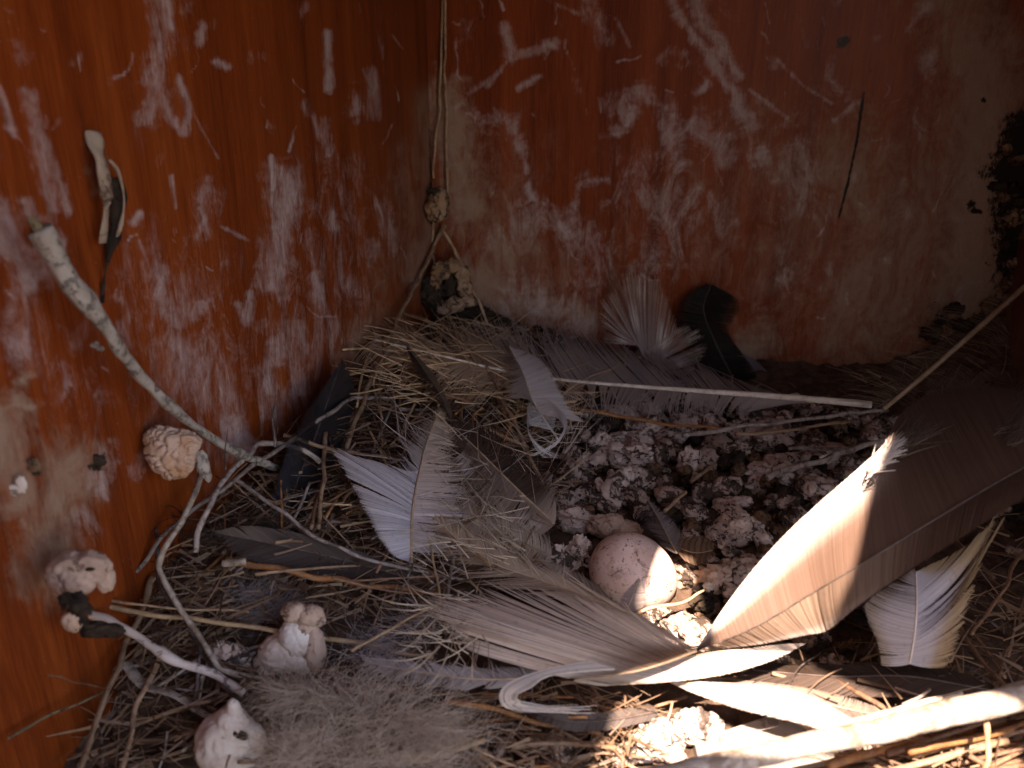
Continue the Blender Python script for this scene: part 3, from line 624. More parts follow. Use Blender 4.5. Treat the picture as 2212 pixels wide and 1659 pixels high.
# ------------------------------------------------------------------ things on the left wall
def peel():
    c = cat([L(*p) for p in [(200, 285, .002), (207, 320, .004), (222, 360, .006), (230, 420, .007), (226, 480, .006), (222, 525, .005)]], 30)
    o_ = empty('peeling_strip', c[0], 'curled strip of dried skin peeling off the upper left wall, dark inside', 'peeling strip')
    vs, fs = tube_data(c, lambda t: (13 + 12 * math.sin(math.pi * min(1, t * 1.1 + .12))) * pxm(c[0]), 10, .22, .3, .35, 3, 120); link('skin', mesh('skin', vs, fs), M['peel'], o_, c[0])
    c2 = cat([L(*p) for p in [(236, 345, .006), (257, 375, .007), (268, 430, .008), (262, 480, .007), (247, 528, .005)]], 30)
    vs, fs = tube_data(c2, lambda t: (4.5 + 2 * math.sin(t * 9)) * pxm(c[0]), 8, .2, 0, .8, 4, 200); link('rim', mesh('rim', vs, fs), M['peel'], o_, c[0])
    c3 = cat([L(*p) for p in [(250, 385, .003), (255, 430, .004), (250, 480, .004), (240, 535, .004), (230, 570, .003), (224, 610, .002), (221, 655, .002)]], 36)
    vs, fs = tube_data(c3, lambda t: (14 - 10.5 * smooth(.4, .8, t)) * pxm(c[0]), 8, .3, .4, .5, 5, 160); link('dark_core', mesh('dark_core', vs, fs), M['dark'], o_, c[0])
peel()
def limed_branch():
    pts = [(62, 470, .016), (85, 500, .018), (120, 560, .019), (165, 625, .020), (225, 700, .021), (265, 765, .020), (330, 840, .018), (400, 905, .017), (465, 950, .017), (530, 985, .019), (600, 1012, .02)]
    c = cat([L(*p) for p in pts], 90); s = pxm(c[30])
    o_ = empty('limed_branch', c[0], 'thick branch coated in white droppings leaning along the left wall', 'branch')
    def rr(t): return (16 + 6 * math.sin(min(1, t * 2.4) * math.pi) * (t < .42) + 3.5 * (1 - t) + 1.5 * math.sin(t * 23)) * s * (1 - .28 * t)
    vs, fs = tube_data(c[8:], lambda t: rr(.09 + t * .91), 14, .16, .45, 1, 2, 110); link('bark', mesh('bark', vs, fs), M['white'], o_, c[0])
    vs, fs = tube_data(c[:12], lambda t: (9 + 5 * t) * s, 12, .2, .3, 1, 6, 120); link('bare_end', mesh('bare_end', vs, fs), M['olive'], o_, c[0])
    me = blob_mesh('knob', [((0, 0, 0), (9 * s, 8 * s, 7 * s)), ((10 * s, 0, -9 * s), (8 * s, 7 * s, 5 * s))], 4, .3, 2, .3, 3); k = link('knob', me, M['white'], o_); k.location = L(205, 745, .022) - c[0]
limed_branch()

# ------------------------------------------------------------------ sticks that can be told apart
ST = [
 ('twig', 'long grey twig arching from the wall straws down to the lower left wall', 'twig', [(848, 862, .014), (765, 858, .022), (727, 886, .024), (656, 929, .024), (565, 996, .026), (512, 1035, .026), (441, 1081, .026), (395, 1123, .026), (332, 1187, .022, ), (233, 1300, .016)], 8, 'grey'),
 ('twig', 'hooked grey twig with a bent top above the straw tangle on the left', 'twig', [(692, 999, .016), (660, 975, .020), (621, 962, .024), (558, 953, .028), (529, 985, .03), (494, 1028, .03), (445, 1102, .03), (425, 1150, .026), (418, 1190, .022)], 12, 'grey'),
 ('twig', 'dark and white twig running from the fork down under the lavender feather', 'twig', [(510, 1035, .026), (530, 1049, .026), (572, 1084, .026), (618, 1116, .026), (688, 1162, .024), (759, 1197, .021), (850, 1222, .018), (950, 1244, .014), (1015, 1256, .010)], 9, 'grey'),
 ('stem', 'bent stem with a limed lower half, kinked in the middle at lower left', 'stem', [(430, 1026, .034), (413, 1074, .034), (388, 1127, .034), (352, 1190, .034), (340, 1222, .034), (352, 1248, .034), (378, 1293, .032), (423, 1367, .026), (473, 1446, .020), (565, 1460, .012)], 13, 'bleach'),
 ('twig', 'dark thin twig beside the limed stem, ending at the white ball', 'twig', [(335, 1130, .02), (345, 1262, .022), (395, 1340, .022), (440, 1420, .02), (480, 1475, .018), (525, 1520, .02)], 8, 'darkstem'),
 ('limed_stick', 'thick whitened stick slanting down from the left wall across the straws', 'stick', [(72, 1247, .040), (100, 1262, .04), (141, 1286, .04), (183, 1317, .04), (247, 1341, .038), (290, 1372, .035), (335, 1402, .032), (399, 1427, .028), (459, 1455, .022), (525, 1496, .014)], 20, 'whiteish'),
 ('straw', 'long yellow straw lying across the lower left, pointing at the left wall', 'straw', [(80, 1293, .035), (226, 1312, .03), (388, 1336, .024), (579, 1364, .015), (780, 1391, .011), (935, 1419, .007)], 12, 'straw'),
 ('straw', 'thin straw just above the long yellow one at lower left', 'straw', [(200, 1300, .03), (330, 1310, .026), (540, 1318, .016)], 6, 'tan'),
 ('straw', 'thick straw standing at the bottom left against the wall, outermost', 'straw', [(328, 1250, .010), (293, 1349, .016), (268, 1405, .018), (212, 1550, .020), (160, 1685, .02)], 13, 'tan'),
 ('straw', 'second standing straw at the bottom left, right of the outermost', 'straw', [(352, 1400, .012), (320, 1470, .014), (293, 1545, .014), (250, 1685, .014)], 12, 'tan'),
 ('wood_strip', 'flat pale strip of bark above the white ball at lower left', 'bark strip', [(266, 1432, .012), (300, 1465, .014), (370, 1505, .014), (420, 1532, .012), (455, 1550, .01)], 26, 'bleach'),
 ('twig', 'grey twig leaning on the bottom of the left wall', 'twig', [(15, 1597, .004, 'l'), (141, 1536, .006, 'l'), (225, 1500, .01, 'l')], 7, 'olive'),
 ('twig', 'short thin twig sticking out towards the lower left wall', 'twig', [(100, 1457, .012, 'l'), (160, 1474, .010, 'l'), (230, 1488, .008, 'l')], 4, 'brown'),
 ('hollow_stem', 'hollow orange brown stem with a pale open end in the middle left', 'stem', [(483, 1215, .018), (565, 1223, .017), (670, 1243, .015), (780, 1266, .012), (940, 1280, .006)], 15, 'orange'),
 ('stem', 'upright grey brown stem crossing the tangle left of the lavender feather', 'stem', [(706, 935, .018), (700, 1010, .018), (694, 1074, .018), (690, 1141, .016)], 10, 'tan'),
 ('stem', 'tan stem lying over the top of the lavender feather', 'stem', [(607, 941, .022), (670, 957, .020), (780, 982, .015), (872, 998, .012)], 10, 'tan'),
 ('straw', 'long thin straw standing in the wall corner, left one of the pair', 'straw', [(956, -30, .004, 'b'), (950, 194, .005, 'b'), (937, 388, .007, 'b')], 6, 'straw'),
 ('straw', 'long thin straw standing in the wall corner, right one of the pair', 'straw', [(959, -30, .006, 'b'), (962, 176, .005, 'b'), (967, 425, .006, 'b')], 6, 'tan'),
 ('straw', 'short straw end in the corner below the orange plug', 'straw', [(934, 470, .006, 'b'), (936, 600, .008, 'b')], 5, 'tan'),
 ('stem', 'brown stem leaning from the corner plug down to the left straws', 'stem', [(962, 488, .012, 'b'), (940, 532, .004, 'l'), (901, 608, .006, 'l'), (862, 690, .012, 'l'), (800, 825, .022), (746, 966, .014)], 9, 'tan'),
 ('stem', 'slim stem leaning from the corner plug down to the right', 'stem', [(960, 500, .010, 'b'), (990, 560, .018, 'b'), (1018, 615, .025, 'b'), (1057, 703, .035, 'b')], 7, 'tan'),
 ('straw', 'slanting tan straw lying over the feathers in the middle of the nest', 'straw', [(997, 705, .016), (1028, 749, .020), (1053, 795, .022), (1113, 918, .022), (1172, 1045, .014)], 8, 'tan'),
 ('stem', 'reddish brown stem running from the curled feather to the droppings', 'stem', [(1230, 879, .012), (1360, 902, .013), (1505, 924, .014), (1575, 928, .013)], 8, 'orange'),
 ('straw', 'small split straw lying on the fan feather by the back wall', 'straw', [(1322, 797, .018), (1352, 788, .020), (1385, 770, .020)], 8, 'tan'),
 ('straw', 'thin straw from the split straw down to the droppings', 'straw', [(1372, 772, .020), (1400, 820, .018), (1432, 868, .014)], 6, 'tan'),
 ('stem', 'upper pale stem of the pair lying across the heap below the white quill', 'stem', [(1474, 939, .018), (1591, 924, .018), (1749, 904, .018), (1920, 884, .016)], 10, 'grey'),
 ('stem', 'lower stem of the pair lying across the heap below the white quill', 'stem', [(1591, 940, .015), (1700, 930, .015), (1838, 910, .015)], 9, 'tan'),
 ('stem', 'thick grey stem crossing the heap towards the brown feather', 'stem', [(1655, 1031, .014), (1732, 1003, .016), (1820, 978, .018), (1918, 948, .02)], 14, 'grey'),
 ('stem', 'short thin stem lying above the thick grey one in the heap', 'stem', [(1700, 968, .012), (1855, 971, .013)], 9, 'grey'),
 ('stem', 'short stub of stem in the middle of the droppings heap', 'stem', [(1495, 1040, .010), (1520, 1020, .011), (1545, 1000, .012)], 9, 'tan'),
 ('stem', 'pale stub of stem in the heap left of the egg row', 'stem', [(1435, 1105, .010), (1460, 1082, .011), (1485, 1062, .012)], 9, 'tan'),
 ('twig', 'short straw lying in the sun in front of the egg', 'straw', [(1352, 1337, .016), (1431, 1310, .018), (1522, 1277, .016)], 7, 'straw'),
 ('straw', 'straw slanting up beside the long yellow straw, left of the cream feather', 'straw', [(760, 1409, .016), (850, 1356, .017), (944, 1303, .018)], 7, 'straw'),
 ('twig', 'reddish twig at the bottom centre running down to the right', 'twig', [(962, 1513, .018), (1078, 1535, .016), (1184, 1564, .012), (1295, 1588, .008)], 12, 'orange'),
 ('straw', 'pale blurred straw at the bottom centre right of the grey down', 'straw', [(880, 1634, .018), (970, 1616, .018), (1055, 1600, .018)], 15, 'straw'),
 ('straw', 'straw at the bottom centre continuing toward the sunlit crumbs', 'straw', [(1103, 1616, .012), (1210, 1610, .012), (1310, 1600, .012)], 11, 'tan'),
 ('bare_branch', 'thick bare branch in full sun crossing the bottom right of the picture', 'branch', [(1200, 1716, .040), (1467, 1665, .040), (1644, 1629, .040), (1855, 1585, .040), (2030, 1545, .040), (2270, 1488, .040)], 40, 'bleach'),
 ('stem', 'cut pale stem lying just above the sunlit branch, with a square end', 'stem', [(1830, 1560, .022), (1960, 1527, .024), (2081, 1494, .026)], 15, 'bleach'),
 ('twig', 'short side twig forking from the cut pale stem', 'twig', [(1950, 1522, .022), (1985, 1502, .024), (2010, 1484, .027)], 8, 'grey'),
 ('stem', 'pale stem standing upright at the bottom right below the sunlit branch', 'stem', [(2132, 1552, .034), (2130, 1610, .034), (2126, 1690, .034)], 12, 'straw'),
 ('twig', 'dark crooked twig in the shadow right of the folded cream feather', 'twig', [(1697, 1487, .010), (1725, 1450, .014), (1772, 1410, .012)], 5, 'darkstem'),
 ('twig', 'reddish twig in the dark right side, slanting down to the branch', 'twig', [(2072, 1355, .014), (2120, 1425, .016), (2178, 1484, .018)], 9, 'brown'),
 ('twig', 'dull twig in the dark right side, slanting up beyond the white feather', 'twig', [(2215, 1180, .02), (2160, 1280, .018), (2100, 1376, .014)], 8, 'brown'),
 ('twig', 'thin twig lying in the litter right of the small down tuft', 'twig', [(430, 1330, .012), (470, 1260, .014), (500, 1200, .012)], 5, 'brown'),
]
for nm, lb, ct, pts, wd, mt in ST:
    fl = {'wood_strip': .25, 'bare_branch': .8}.get(nm, 1)
    o = stick(nm, lb, ct, pts, wd, mt, taper={'wood_strip': .7, 'bare_branch': 1.0, 'limed_stick': .8}.get(nm, .8), knob=.5 if nm == 'limed_stick' else .12, kink=nm != 'bare_branch', w1=66 if nm == 'bare_branch' else None, sides=12 if wd > 15 else 8, flat=fl, rough=.05 if nm == 'bare_branch' else .14 if nm == 'limed_stick' else .13, wig=.0003 if nm == 'bare_branch' else .0009, seg=70)
    if nm == 'hollow_stem':
        c = P(pts[0]); stick('open_end', '', '', [c - Vector((.0006, 0, 0)), c + Vector((.010, .0005, 0))], 17, 'bleach', parent=o, taper=.95, seg=8)

def bare_floor_slab():  # thin slab added where the bare wooden floor shows
    q = [G(x, y, .003) for x, y in ((1500, 1600), (1680, 1540), (1850, 1560), (1900, 1640), (1520, 1690))]; c = sum(q, Vector()) / 5
    vs = [p.copy() for p in q] + [p - Vector((0, 0, .006)) for p in q]
    fs = [(0, 1, 2, 3, 4), (9, 8, 7, 6, 5)] + [(i, i + 5, (i + 1) % 5 + 5, (i + 1) % 5) for i in range(5)]
    o = link('floor_slab', mesh('floor_slab', vs, fs), M['board'], None, c, sm=False); tag(o, 'flat grey slab added as bare wooden floor in the sun beside the sunlit droppings', 'bare floor')
bare_floor_slab()
# ------------------------------------------------------------------ feathers
def flat(c, tip=None, bars=0, bc=None, spots=0, edge=None, ew=.7):
    def f(u, t):
        q = lerp3(c, tip, u) if tip else c
        if edge: q = lerp3(q, edge, smooth(ew - .25, ew + .15, t))
        if bars: q = lerp3(q, bc, .8 * smooth(.1, .5, math.sin((u + .12 * t) * bars)))
        if spots and math.sin(u * spots) > .55 and .35 < t < .7 or (spots and math.sin(u * spots + 2) > .7 and t > .8): q = lerp3(q, (.75, .68, .6), .6)
        return q
    return f
GREY = (.35, .285, .25); TAN = (.50, .36, .235); CREAM = (.52, .42, .33); BRN = (.13, .085, .06); LAV = (.58, .55, .56); DK = (.014, .009, .006)
# long barred feather with the white quill
feather('long grey barred feather with a thick white quill, frayed at its tan left end',
    [(1882, 875, .020), (1700, 859, .022), (1506, 845, .022), (1378, 836, .021), (1198, 820, .020), (1078, 799, .021), (972, 774, .022), (810, 735, .020)], (17, 4), [
    dict(s=(.12, 1), n=190, edge=[(1680, 850, .018), (1500, 778, .02), (1340, 745, .022), (1205, 706, .024), (1085, 688, .024), (955, 690, .024), (840, 694, .024), (760, 728, .02)], col=lambda u, t: lerp3(flat(GREY, None, 60, (.27, .23, .215))(u, t), TAN, smooth(.5, .72, u) * .95), clump=.32, fray=.6, lift=.05, groups=44, bow=-.10, jit=.08, short=.35),
    dict(s=(.10, 1), n=160, edge=[(1650, 880, .012), (1560, 905, .010), (1430, 905, .010), (1280, 905, .012), (1130, 895, .016), (990, 868, .018), (860, 836, .018), (757, 785, .018)], col=lambda u, t: lerp3(GREY, TAN, smooth(.4, .65, u)), clump=.55, fray=.65, lift=.06, groups=24, bow=-.06, jit=.08, short=.35)], qmat='quill')
feather('pale grey fan shaped feather splayed against the back wall', [(1500, 830, .050, 'b'), (1440, 800, .048, 'b'), (1392, 772, .046, 'b'), (1380, 745, .044, 'b')], (4, 2), [
    dict(s=(.4, 1), n=150, edge=[(1462, 705, .04, 'b'), (1440, 640, .04, 'b'), (1412, 600, .04, 'b'), (1385, 595, .04, 'b'), (1350, 590, .038, 'b'), (1325, 628, .036, 'b'), (1300, 655, .034, 'b'), (1303, 740, .036, 'b')], col=flat((.33, .26, .235), None, 0, None, 14, (.40, .31, .25)), clump=.4, fray=.72, lift=.03, groups=16, bow=0, jit=.06, short=.22, width=.7),
    dict(s=(0, .75), n=120, edge=[(1440, 828, .045, 'b'), (1480, 812, .045, 'b'), (1506, 790, .045, 'b'), (1524, 752, .045, 'b'), (1505, 715, .045, 'b'), (1472, 702, .042, 'b')], col=flat((.33, .26, .235), None, 0, None, 16, (.40, .31, .25)), clump=.35, fray=.65, lift=.03, groups=14, bow=0, jit=.05, short=.2, width=.7)])
feather('dark brown feather standing behind the fan shaped one at the back wall', [(1590, 830, .03, 'b'), (1545, 740, .022, 'b'), (1520, 670, .016, 'b'), (1535, 618, .012, 'b')], (4, 2), [
    dict(n=100, edge=[(1540, 820, .03, 'b'), (1490, 760, .02, 'b'), (1460, 690, .02, 'b'), (1480, 640, .015, 'b'), (1525, 612, .012, 'b')], col=flat(DK), clump=.1, fray=.3, bow=0),
    dict(n=100, edge=[(1640, 815, .03, 'b'), (1610, 770, .02, 'b'), (1575, 715, .02, 'b'), (1600, 655, .015, 'b'), (1540, 614, .012, 'b')], col=flat(DK), clump=.1, fray=.35, bow=0)], qmat='quill_dark')
feather('small white feather with curled lower barbs in the middle of the nest', [(1204, 948, .026), (1172, 900, .028), (1148, 858, .030), (1131, 809, .031), (1101, 749, .030)], (5, 3), [
    dict(s=(.36, 1), n=70, edge=[(1136, 850, .032), (1112, 854, .032), (1092, 862, .032), (1090, 820, .032), (1096, 775, .032), (1101, 750, .03)], col=flat((.50, .44, .38), None, 0, None, 0, TAN, .8), clump=.2, fray=.45, bow=.25, jit=.05),
    dict(s=(.30, 1), n=90, edge=[(1262, 912, .028), (1228, 878, .030), (1204, 830, .031), (1185, 795, .032), (1150, 765, .031), (1103, 750, .03)], col=flat((.55, .50, .45)), clump=.1, fray=.3, bow=.1, jit=.03)], qmat='quill')
feather('pale lavender white feather standing upright with a broad smooth left vane', [(888, 1218, .014), (890, 1120, .024), (901, 1042, .028), (923, 953, .028), (951, 883, .024)], (8, 3), [
    dict(s=(0, .58), n=170, edge=[(884, 1214, .014), (848, 1200, .018), (820, 1166, .022), (795, 1120, .026), (760, 1050, .030), (717, 968, .032), (770, 985, .032), (840, 1003, .031), (886, 1024, .03)], col=flat((.62, .59, .60), None, 0, None, 0, (.58, .52, .49), .85), clump=.08, fray=.12, bow=.02, groups=6, jit=.015, short=.06),
    dict(s=(.50, 1), n=60, edge=[(862, 1000, .03), (860, 958, .03), (885, 925, .028), (915, 900, .026), (948, 878, .024)], col=flat((.46, .42, .42), TAN), clump=.5, fray=.75, bow=.1, jit=.15, short=.3),
    dict(s=(.08, 1), n=130, edge=[(985, 1190, .012), (1020, 1140, .014), (1018, 1085, .018), (1000, 1035, .022), (985, 990, .024), (982, 940, .024), (960, 886, .024)], col=flat((.44, .38, .38), TAN), clump=.35, fray=.6, bow=.06, groups=30, jit=.1, lift=.06, short=.3)], qmat='quill_tan')
feather('brown feather with a dark upper vane lying right of the lavender feather', [(1197, 1132, .012), (1110, 1050, .018), (1040, 980, .021), (985, 928, .022)], (5, 2), [
    dict(n=130, edge=[(1200, 1095, .014), (1190, 1040, .018), (1140, 990, .022), (1075, 935, .024), (1020, 900, .024), (975, 908, .024)], col=lambda u, t: lerp3((.07, .045, .032), (.45,.35,.26), smooth(.25, 0, u)), clump=.35, fray=.5, groups=14, jit=.06, lift=.05, short=.25),
    dict(n=130, edge=[(1155, 1165, .012), (1080, 1160, .016), (1010, 1120, .018), (965, 1075, .02), (950, 1010, .022), (958, 940, .022)], col=flat((.48, .38, .29), (.12, .08, .055), 0, None, 11), clump=.45, fray=.55, groups=16, jit=.08, lift=.06, short=.3)])
feather('tan frayed feather fanning to the left from the pitted white crust', [(1190, 1202, .010), (1110, 1165, .014), (1020, 1130, .018), (925, 1105, .018)], (5, 2), [
    dict(n=130, edge=[(1185, 1150, .012), (1110, 1105, .018), (1040, 1065, .02), (970, 1050, .02), (905, 1082, .02)], col=flat((.50, .41, .31), TAN, 26, (.47, .39, .31)), clump=.5, fray=.5, groups=16, jit=.1, lift=.06, short=.3),
    dict(n=130, edge=[(1150, 1232, .008), (1070, 1240, .012), (1000, 1218, .016), (945, 1180, .018), (915, 1130, .018)], col=flat((.50, .41, .31), TAN, 22, (.45, .37, .30)), clump=.5, fray=.5, groups=14, jit=.1, lift=.05, short=.3)])
feather('long narrow tan feather curving down to the folded feather', [(1470, 1385, .018), (1340, 1318, .018), (1180, 1258, .018), (1040, 1205, .020), (935, 1120, .022)], (4, 2), [
    dict(n=120, edge=[(1400, 1340, .018), (1260, 1268, .019), (1130, 1205, .02), (1020, 1140, .022), (925, 1095, .024)], col=flat((.55, .45, .35), TAN), clump=.45, fray=.55, groups=14, jit=.1, lift=.05, short=.2),
    dict(n=120, edge=[(1340, 1335, .015), (1190, 1290, .015), (1050, 1268, .017), (960, 1205, .02), (915, 1120, .022)], col=flat((.55, .45, .35), TAN), clump=.5, fray=.6, groups=14, jit=.12, lift=.05, short=.3)])
feather('tan short feather with a split vane between the egg and the long cream barbs', [(1330, 1320, .006), (1230, 1262, .010), (1160, 1205, .014)], (4, 2), [
    dict(n=60, edge=[(1290, 1262, .008), (1225, 1225, .012), (1165, 1195, .014)], col=flat((.30, .23, .18), None, 22, (.38, .31, .25)), clump=.4, fray=.5), dict(n=60, edge=[(1290, 1330, .006), (1200, 1280, .01), (1140, 1215, .014)], col=flat((.30, .23, .18)), clump=.4, fray=.5)])
# the great folded feather: cream barbs to the left
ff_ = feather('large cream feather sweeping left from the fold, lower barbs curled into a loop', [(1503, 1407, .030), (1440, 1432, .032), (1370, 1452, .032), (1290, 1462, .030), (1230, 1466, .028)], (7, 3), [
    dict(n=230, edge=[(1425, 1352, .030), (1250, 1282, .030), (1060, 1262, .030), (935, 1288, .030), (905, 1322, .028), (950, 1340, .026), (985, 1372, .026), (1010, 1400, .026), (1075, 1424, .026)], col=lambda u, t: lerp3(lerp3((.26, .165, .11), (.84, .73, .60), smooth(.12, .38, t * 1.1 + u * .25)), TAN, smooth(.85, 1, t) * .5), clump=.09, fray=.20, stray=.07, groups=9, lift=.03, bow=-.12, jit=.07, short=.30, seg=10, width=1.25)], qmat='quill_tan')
f1_ = [x for x in COL.objects if x.get('label', '').startswith('long grey barred')][0]
def stiff(parent, boxes, n, ln, angs, hs, col, wid, seed):
    rnd = random.Random(seed); st = []
    for i in range(n):
        x0, y0, x1, y1 = rnd.choice(boxes); x = rnd.uniform(x0, x1); y = rnd.uniform(y0, y1); an = rnd.gauss(*rnd.choice(angs)); l = rnd.uniform(*ln); h = rnd.uniform(*hs)
        b = rnd.uniform(-.06, .06) * l
        pts = [(x, y, h), (x + math.cos(an) * l * .5, y - math.sin(an) * l * .5 + b, h + .002), (x + math.cos(an) * l, y - math.sin(an) * l, h + rnd.uniform(-.002, .004))]
        st.append((cat([G(*p) for p in pts], 7), rnd.uniform(.5, 1.4)))
    fibres('loose_barbs', st, lambda j: shade(col, .7, 1.2), wid, 'feather', parent, parent.location.copy())
stiff(f1_, [(860, 700, 1100, 800), (840, 760, 1000, 880), (1100, 780, 1300, 900)], 190, (60, 190), [(2.8, .25), (3.3, .2), (2.4, .3), (.3, .3)], (.016, .030), (.50, .34, .20), .0006, 5)
for lbl, bx, ag, cl in (('pale lavender', [(860, 930, 980, 1060)], [(2.2, .4), (.7, .4)], (.46, .39, .35)), ('brown feather with a dark', [(960, 920, 1160, 1120)], [(2.5, .35), (2.0, .4)], (.48, .37, .27)), ('tan frayed feather', [(930, 1080, 1160, 1220)], [(2.6, .3), (3.0, .4)], (.50, .40, .29)), ('long narrow tan', [(920, 1110, 1150, 1260)], [(2.5, .3), (2.0, .5)], (.52, .42, .31)), ('small white feather', [(1180, 860, 1290, 1000)], [(1.5, .3), (2.9, .5)], (.50, .42, .34))):
    stiff([x for x in COL.objects if x.get('label', '').startswith(lbl)][0], bx, 45, (50, 150), ag, (.014, .028), cl, .0005, len(lbl))
def loop():
    st = []; rnd = random.Random(3)
    for i in range(30):
        q = i / 29 + rnd.uniform(-.05, .05); k = (q - .5)
        pts = [(1400 - 20 * q, 1438 + 8 * q, .031), (1290, 1430 + 18 * q, .033), (1190 - 6 * k, 1444 + 16 * q, .034), (1116 + 30 * q, 1468 + 18 * q, .034), (1082 + 38 * q, 1495 + 4 * q, .032), (1090 + 30 * q, 1526 - 14 * q, .028), (1140, 1533 - 12 * q + rnd.uniform(-4, 8), .024), (1200 + rnd.uniform(0, 90), 1528 + rnd.uniform(-6, 14), .018)]
        st.append((cat([G(*p) for p in pts], 26), rnd.uniform(.8, 1.2)))
    fibres('curled_barbs', st, lambda j: shade((.64, .55, .46), .6, 1.15), .0006, 'feather', ff_, ff_.location.copy())
    st = []
    for i in range(60):                                # stray barbs crossing over the left end
        a = (rnd.uniform(900, 1060), rnd.uniform(1270, 1420)); an = rnd.choice([rnd.gauss(2.6, .4), rnd.gauss(-1.9, .5)]); l = rnd.uniform(50, 170)
        pts = [(*a, .028), (a[0] + math.cos(an) * l * .5 + rnd.uniform(-10, 10), a[1] - math.sin(an) * l * .5 * .7 + 10, .031), (a[0] + math.cos(an) * l, a[1] - math.sin(an) * l * .7, .026)]
        st.append((cat([G(*p) for p in pts], 9), rnd.uniform(.5, 1.2)))
    fibres('stray_barbs', st, lambda j: shade((.48, .38, .27), .8, 1.15), .0007, 'feather', ff_, ff_.location.copy())
loop()
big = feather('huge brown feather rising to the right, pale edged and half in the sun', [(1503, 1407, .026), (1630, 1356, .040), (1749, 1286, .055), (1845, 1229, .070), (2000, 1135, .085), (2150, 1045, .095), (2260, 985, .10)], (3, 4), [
    dict(n=420, edge=[(1512, 1392, .028), (1560, 1318, .042), (1625, 1232, .055), (1700, 1150, .066), (1775, 1080, .078), (1850, 1015, .086), (1912, 955, .092), (1945, 895, .096), (2010, 850, .10), (2100, 830, .104), (2230, 850, .104)], col=lambda u, t: lerp3(lerp3((.14, .085, .06), (.62, .53, .46), smooth(.35, .85, t) * smooth(.72, .5, u)), (.085, .048, .032), smooth(.45, .75, u)), clump=.0, fray=.05, groups=40, jit=.003, bow=.03, seg=10, short=0, width=1.35),  # sun paling the edge and shade at the right are in the colour
    dict(n=520, edge=[(1522, 1406, .024), (1640, 1392, .032), (1740, 1372, .040), (1790, 1360, .045), (1850, 1312, .058), (1950, 1242, .072), (2060, 1172, .085), (2160, 1108, .092), (2280, 1040, .10)], col=lambda u, t: lerp3(lerp3((.20, .135, .095), (.075, .042, .028), smooth(.3, .7, u)), (.36, .29, .24), smooth(.7, 1, t) * smooth(.6, .3, u)), clump=.02, fray=.06, groups=12, jit=.008, bow=.03, seg=8, width=.98, lift=.01)], qmat='quill_dark')  # lower vane also coloured lighter for sun, darker for shade to the right
def tatters():
    rnd = random.Random(12); st = []
    for i in range(420):                               # loose barbs above the vane's frayed shoulder
        u = rnd.random(); x0 = 1925 + 270 * u; y0 = 968 - 60 * math.sin(u * 3.1) - 30 * u + rnd.uniform(0, 40)
        l = rnd.uniform(40, 130); an = rnd.gauss(.95, .35)
        h = .094 + .008 * u
        pts = [(x0, y0, h), (x0 + math.cos(an) * l * .5, y0 - math.sin(an) * l * .55, h + .002), (x0 + math.cos(an - .3) * l, y0 - math.sin(an) * l, h + .003)]
        st.append((cat([G(*p) for p in pts], 7), rnd.uniform(.5, 1.3)))
    fibres('loose_barbs', st, lambda j: shade((.10, .07, .05), .7, 1.2), .0005, 'feather', big, big.location.copy())
    st = []
    for i in range(120):
        x0 = 1880 + rnd.uniform(-6, 40); y0 = 1010 - (x0 - 1880) * .9 + rnd.uniform(-8, 20); l = rnd.uniform(25, 60); an = rnd.gauss(.75, .3)
        pts = [(x0, y0, .094), (x0 + math.cos(an) * l * .5, y0 - math.sin(an) * l * .6, .097), (x0 + math.cos(an) * l, y0 - math.sin(an) * l, .096)]
        st.append((cat([G(*p) for p in pts], 6), rnd.uniform(.6, 1.2)))
    fibres('pale_tuft', st, lambda j: (.55, .48, .42), .0006, 'feather', big, big.location.copy())
tatters()
feather('narrow cream feather blade under the fold, pointing right into the sun', [(1240, 1470, .024), (1340, 1459, .026), (1430, 1436, .026), (1520, 1413, .026), (1620, 1402, .026)], (3, 2), [
    dict(n=170, edge=[(1300, 1482, .022), (1430, 1474, .022), (1560, 1458, .022), (1670, 1426, .024), (1742, 1390, .026)], col=flat((.50, .41, .33)), clump=.06, fray=.12, groups=6, bow=.02, width=1.1)])
feather('cream feather blade glaring in the sun above the bare branch', [(1880, 1590, .026), (1760, 1532, .024), (1600, 1491, .020), (1450, 1473, .018)], (3, 2), [
    dict(n=150, edge=[(1872, 1572, .026), (1762, 1508, .024), (1679, 1482, .022), (1560, 1474, .02), (1452, 1470, .018)], col=flat((.48, .39, .33)), clump=.04, fray=.1, groups=5),
    dict(n=150, edge=[(1858, 1612, .024), (1745, 1568, .022), (1610, 1536, .018), (1520, 1506, .016), (1448, 1476, .016)], col=flat((.48, .39, .33)), clump=.04, fray=.1, groups=5)])
feather('white feather with a tan frayed right edge, tucked under the big brown one', [(1965, 1434, .024), (1976, 1370, .032), (1980, 1310, .040), (1979, 1236, .046)], (5, 3), [
    dict(n=130, edge=[(1905, 1440, .022), (1896, 1390, .028), (1868, 1318, .034), (1885, 1290, .038), (1925, 1262, .042), (1976, 1226, .046)], col=flat((.50, .45, .43), None, 0, None, 0, (.42, .34, .26), .75), clump=.15, fray=.3, groups=10, jit=.03),
    dict(n=170, edge=[(2052, 1442, .022), (2078, 1350, .034), (2108, 1250, .046), (2142, 1165, .052), (2160, 1112, .056), (2110, 1160, .054), (2050, 1200, .05), (1982, 1232, .046)], col=flat((.50, .46, .46), None, 0, None, 0, (.40, .28, .16), .55), clump=.45, fray=.4, groups=14, jit=.05, lift=.03, short=.15)], qmat='quill')
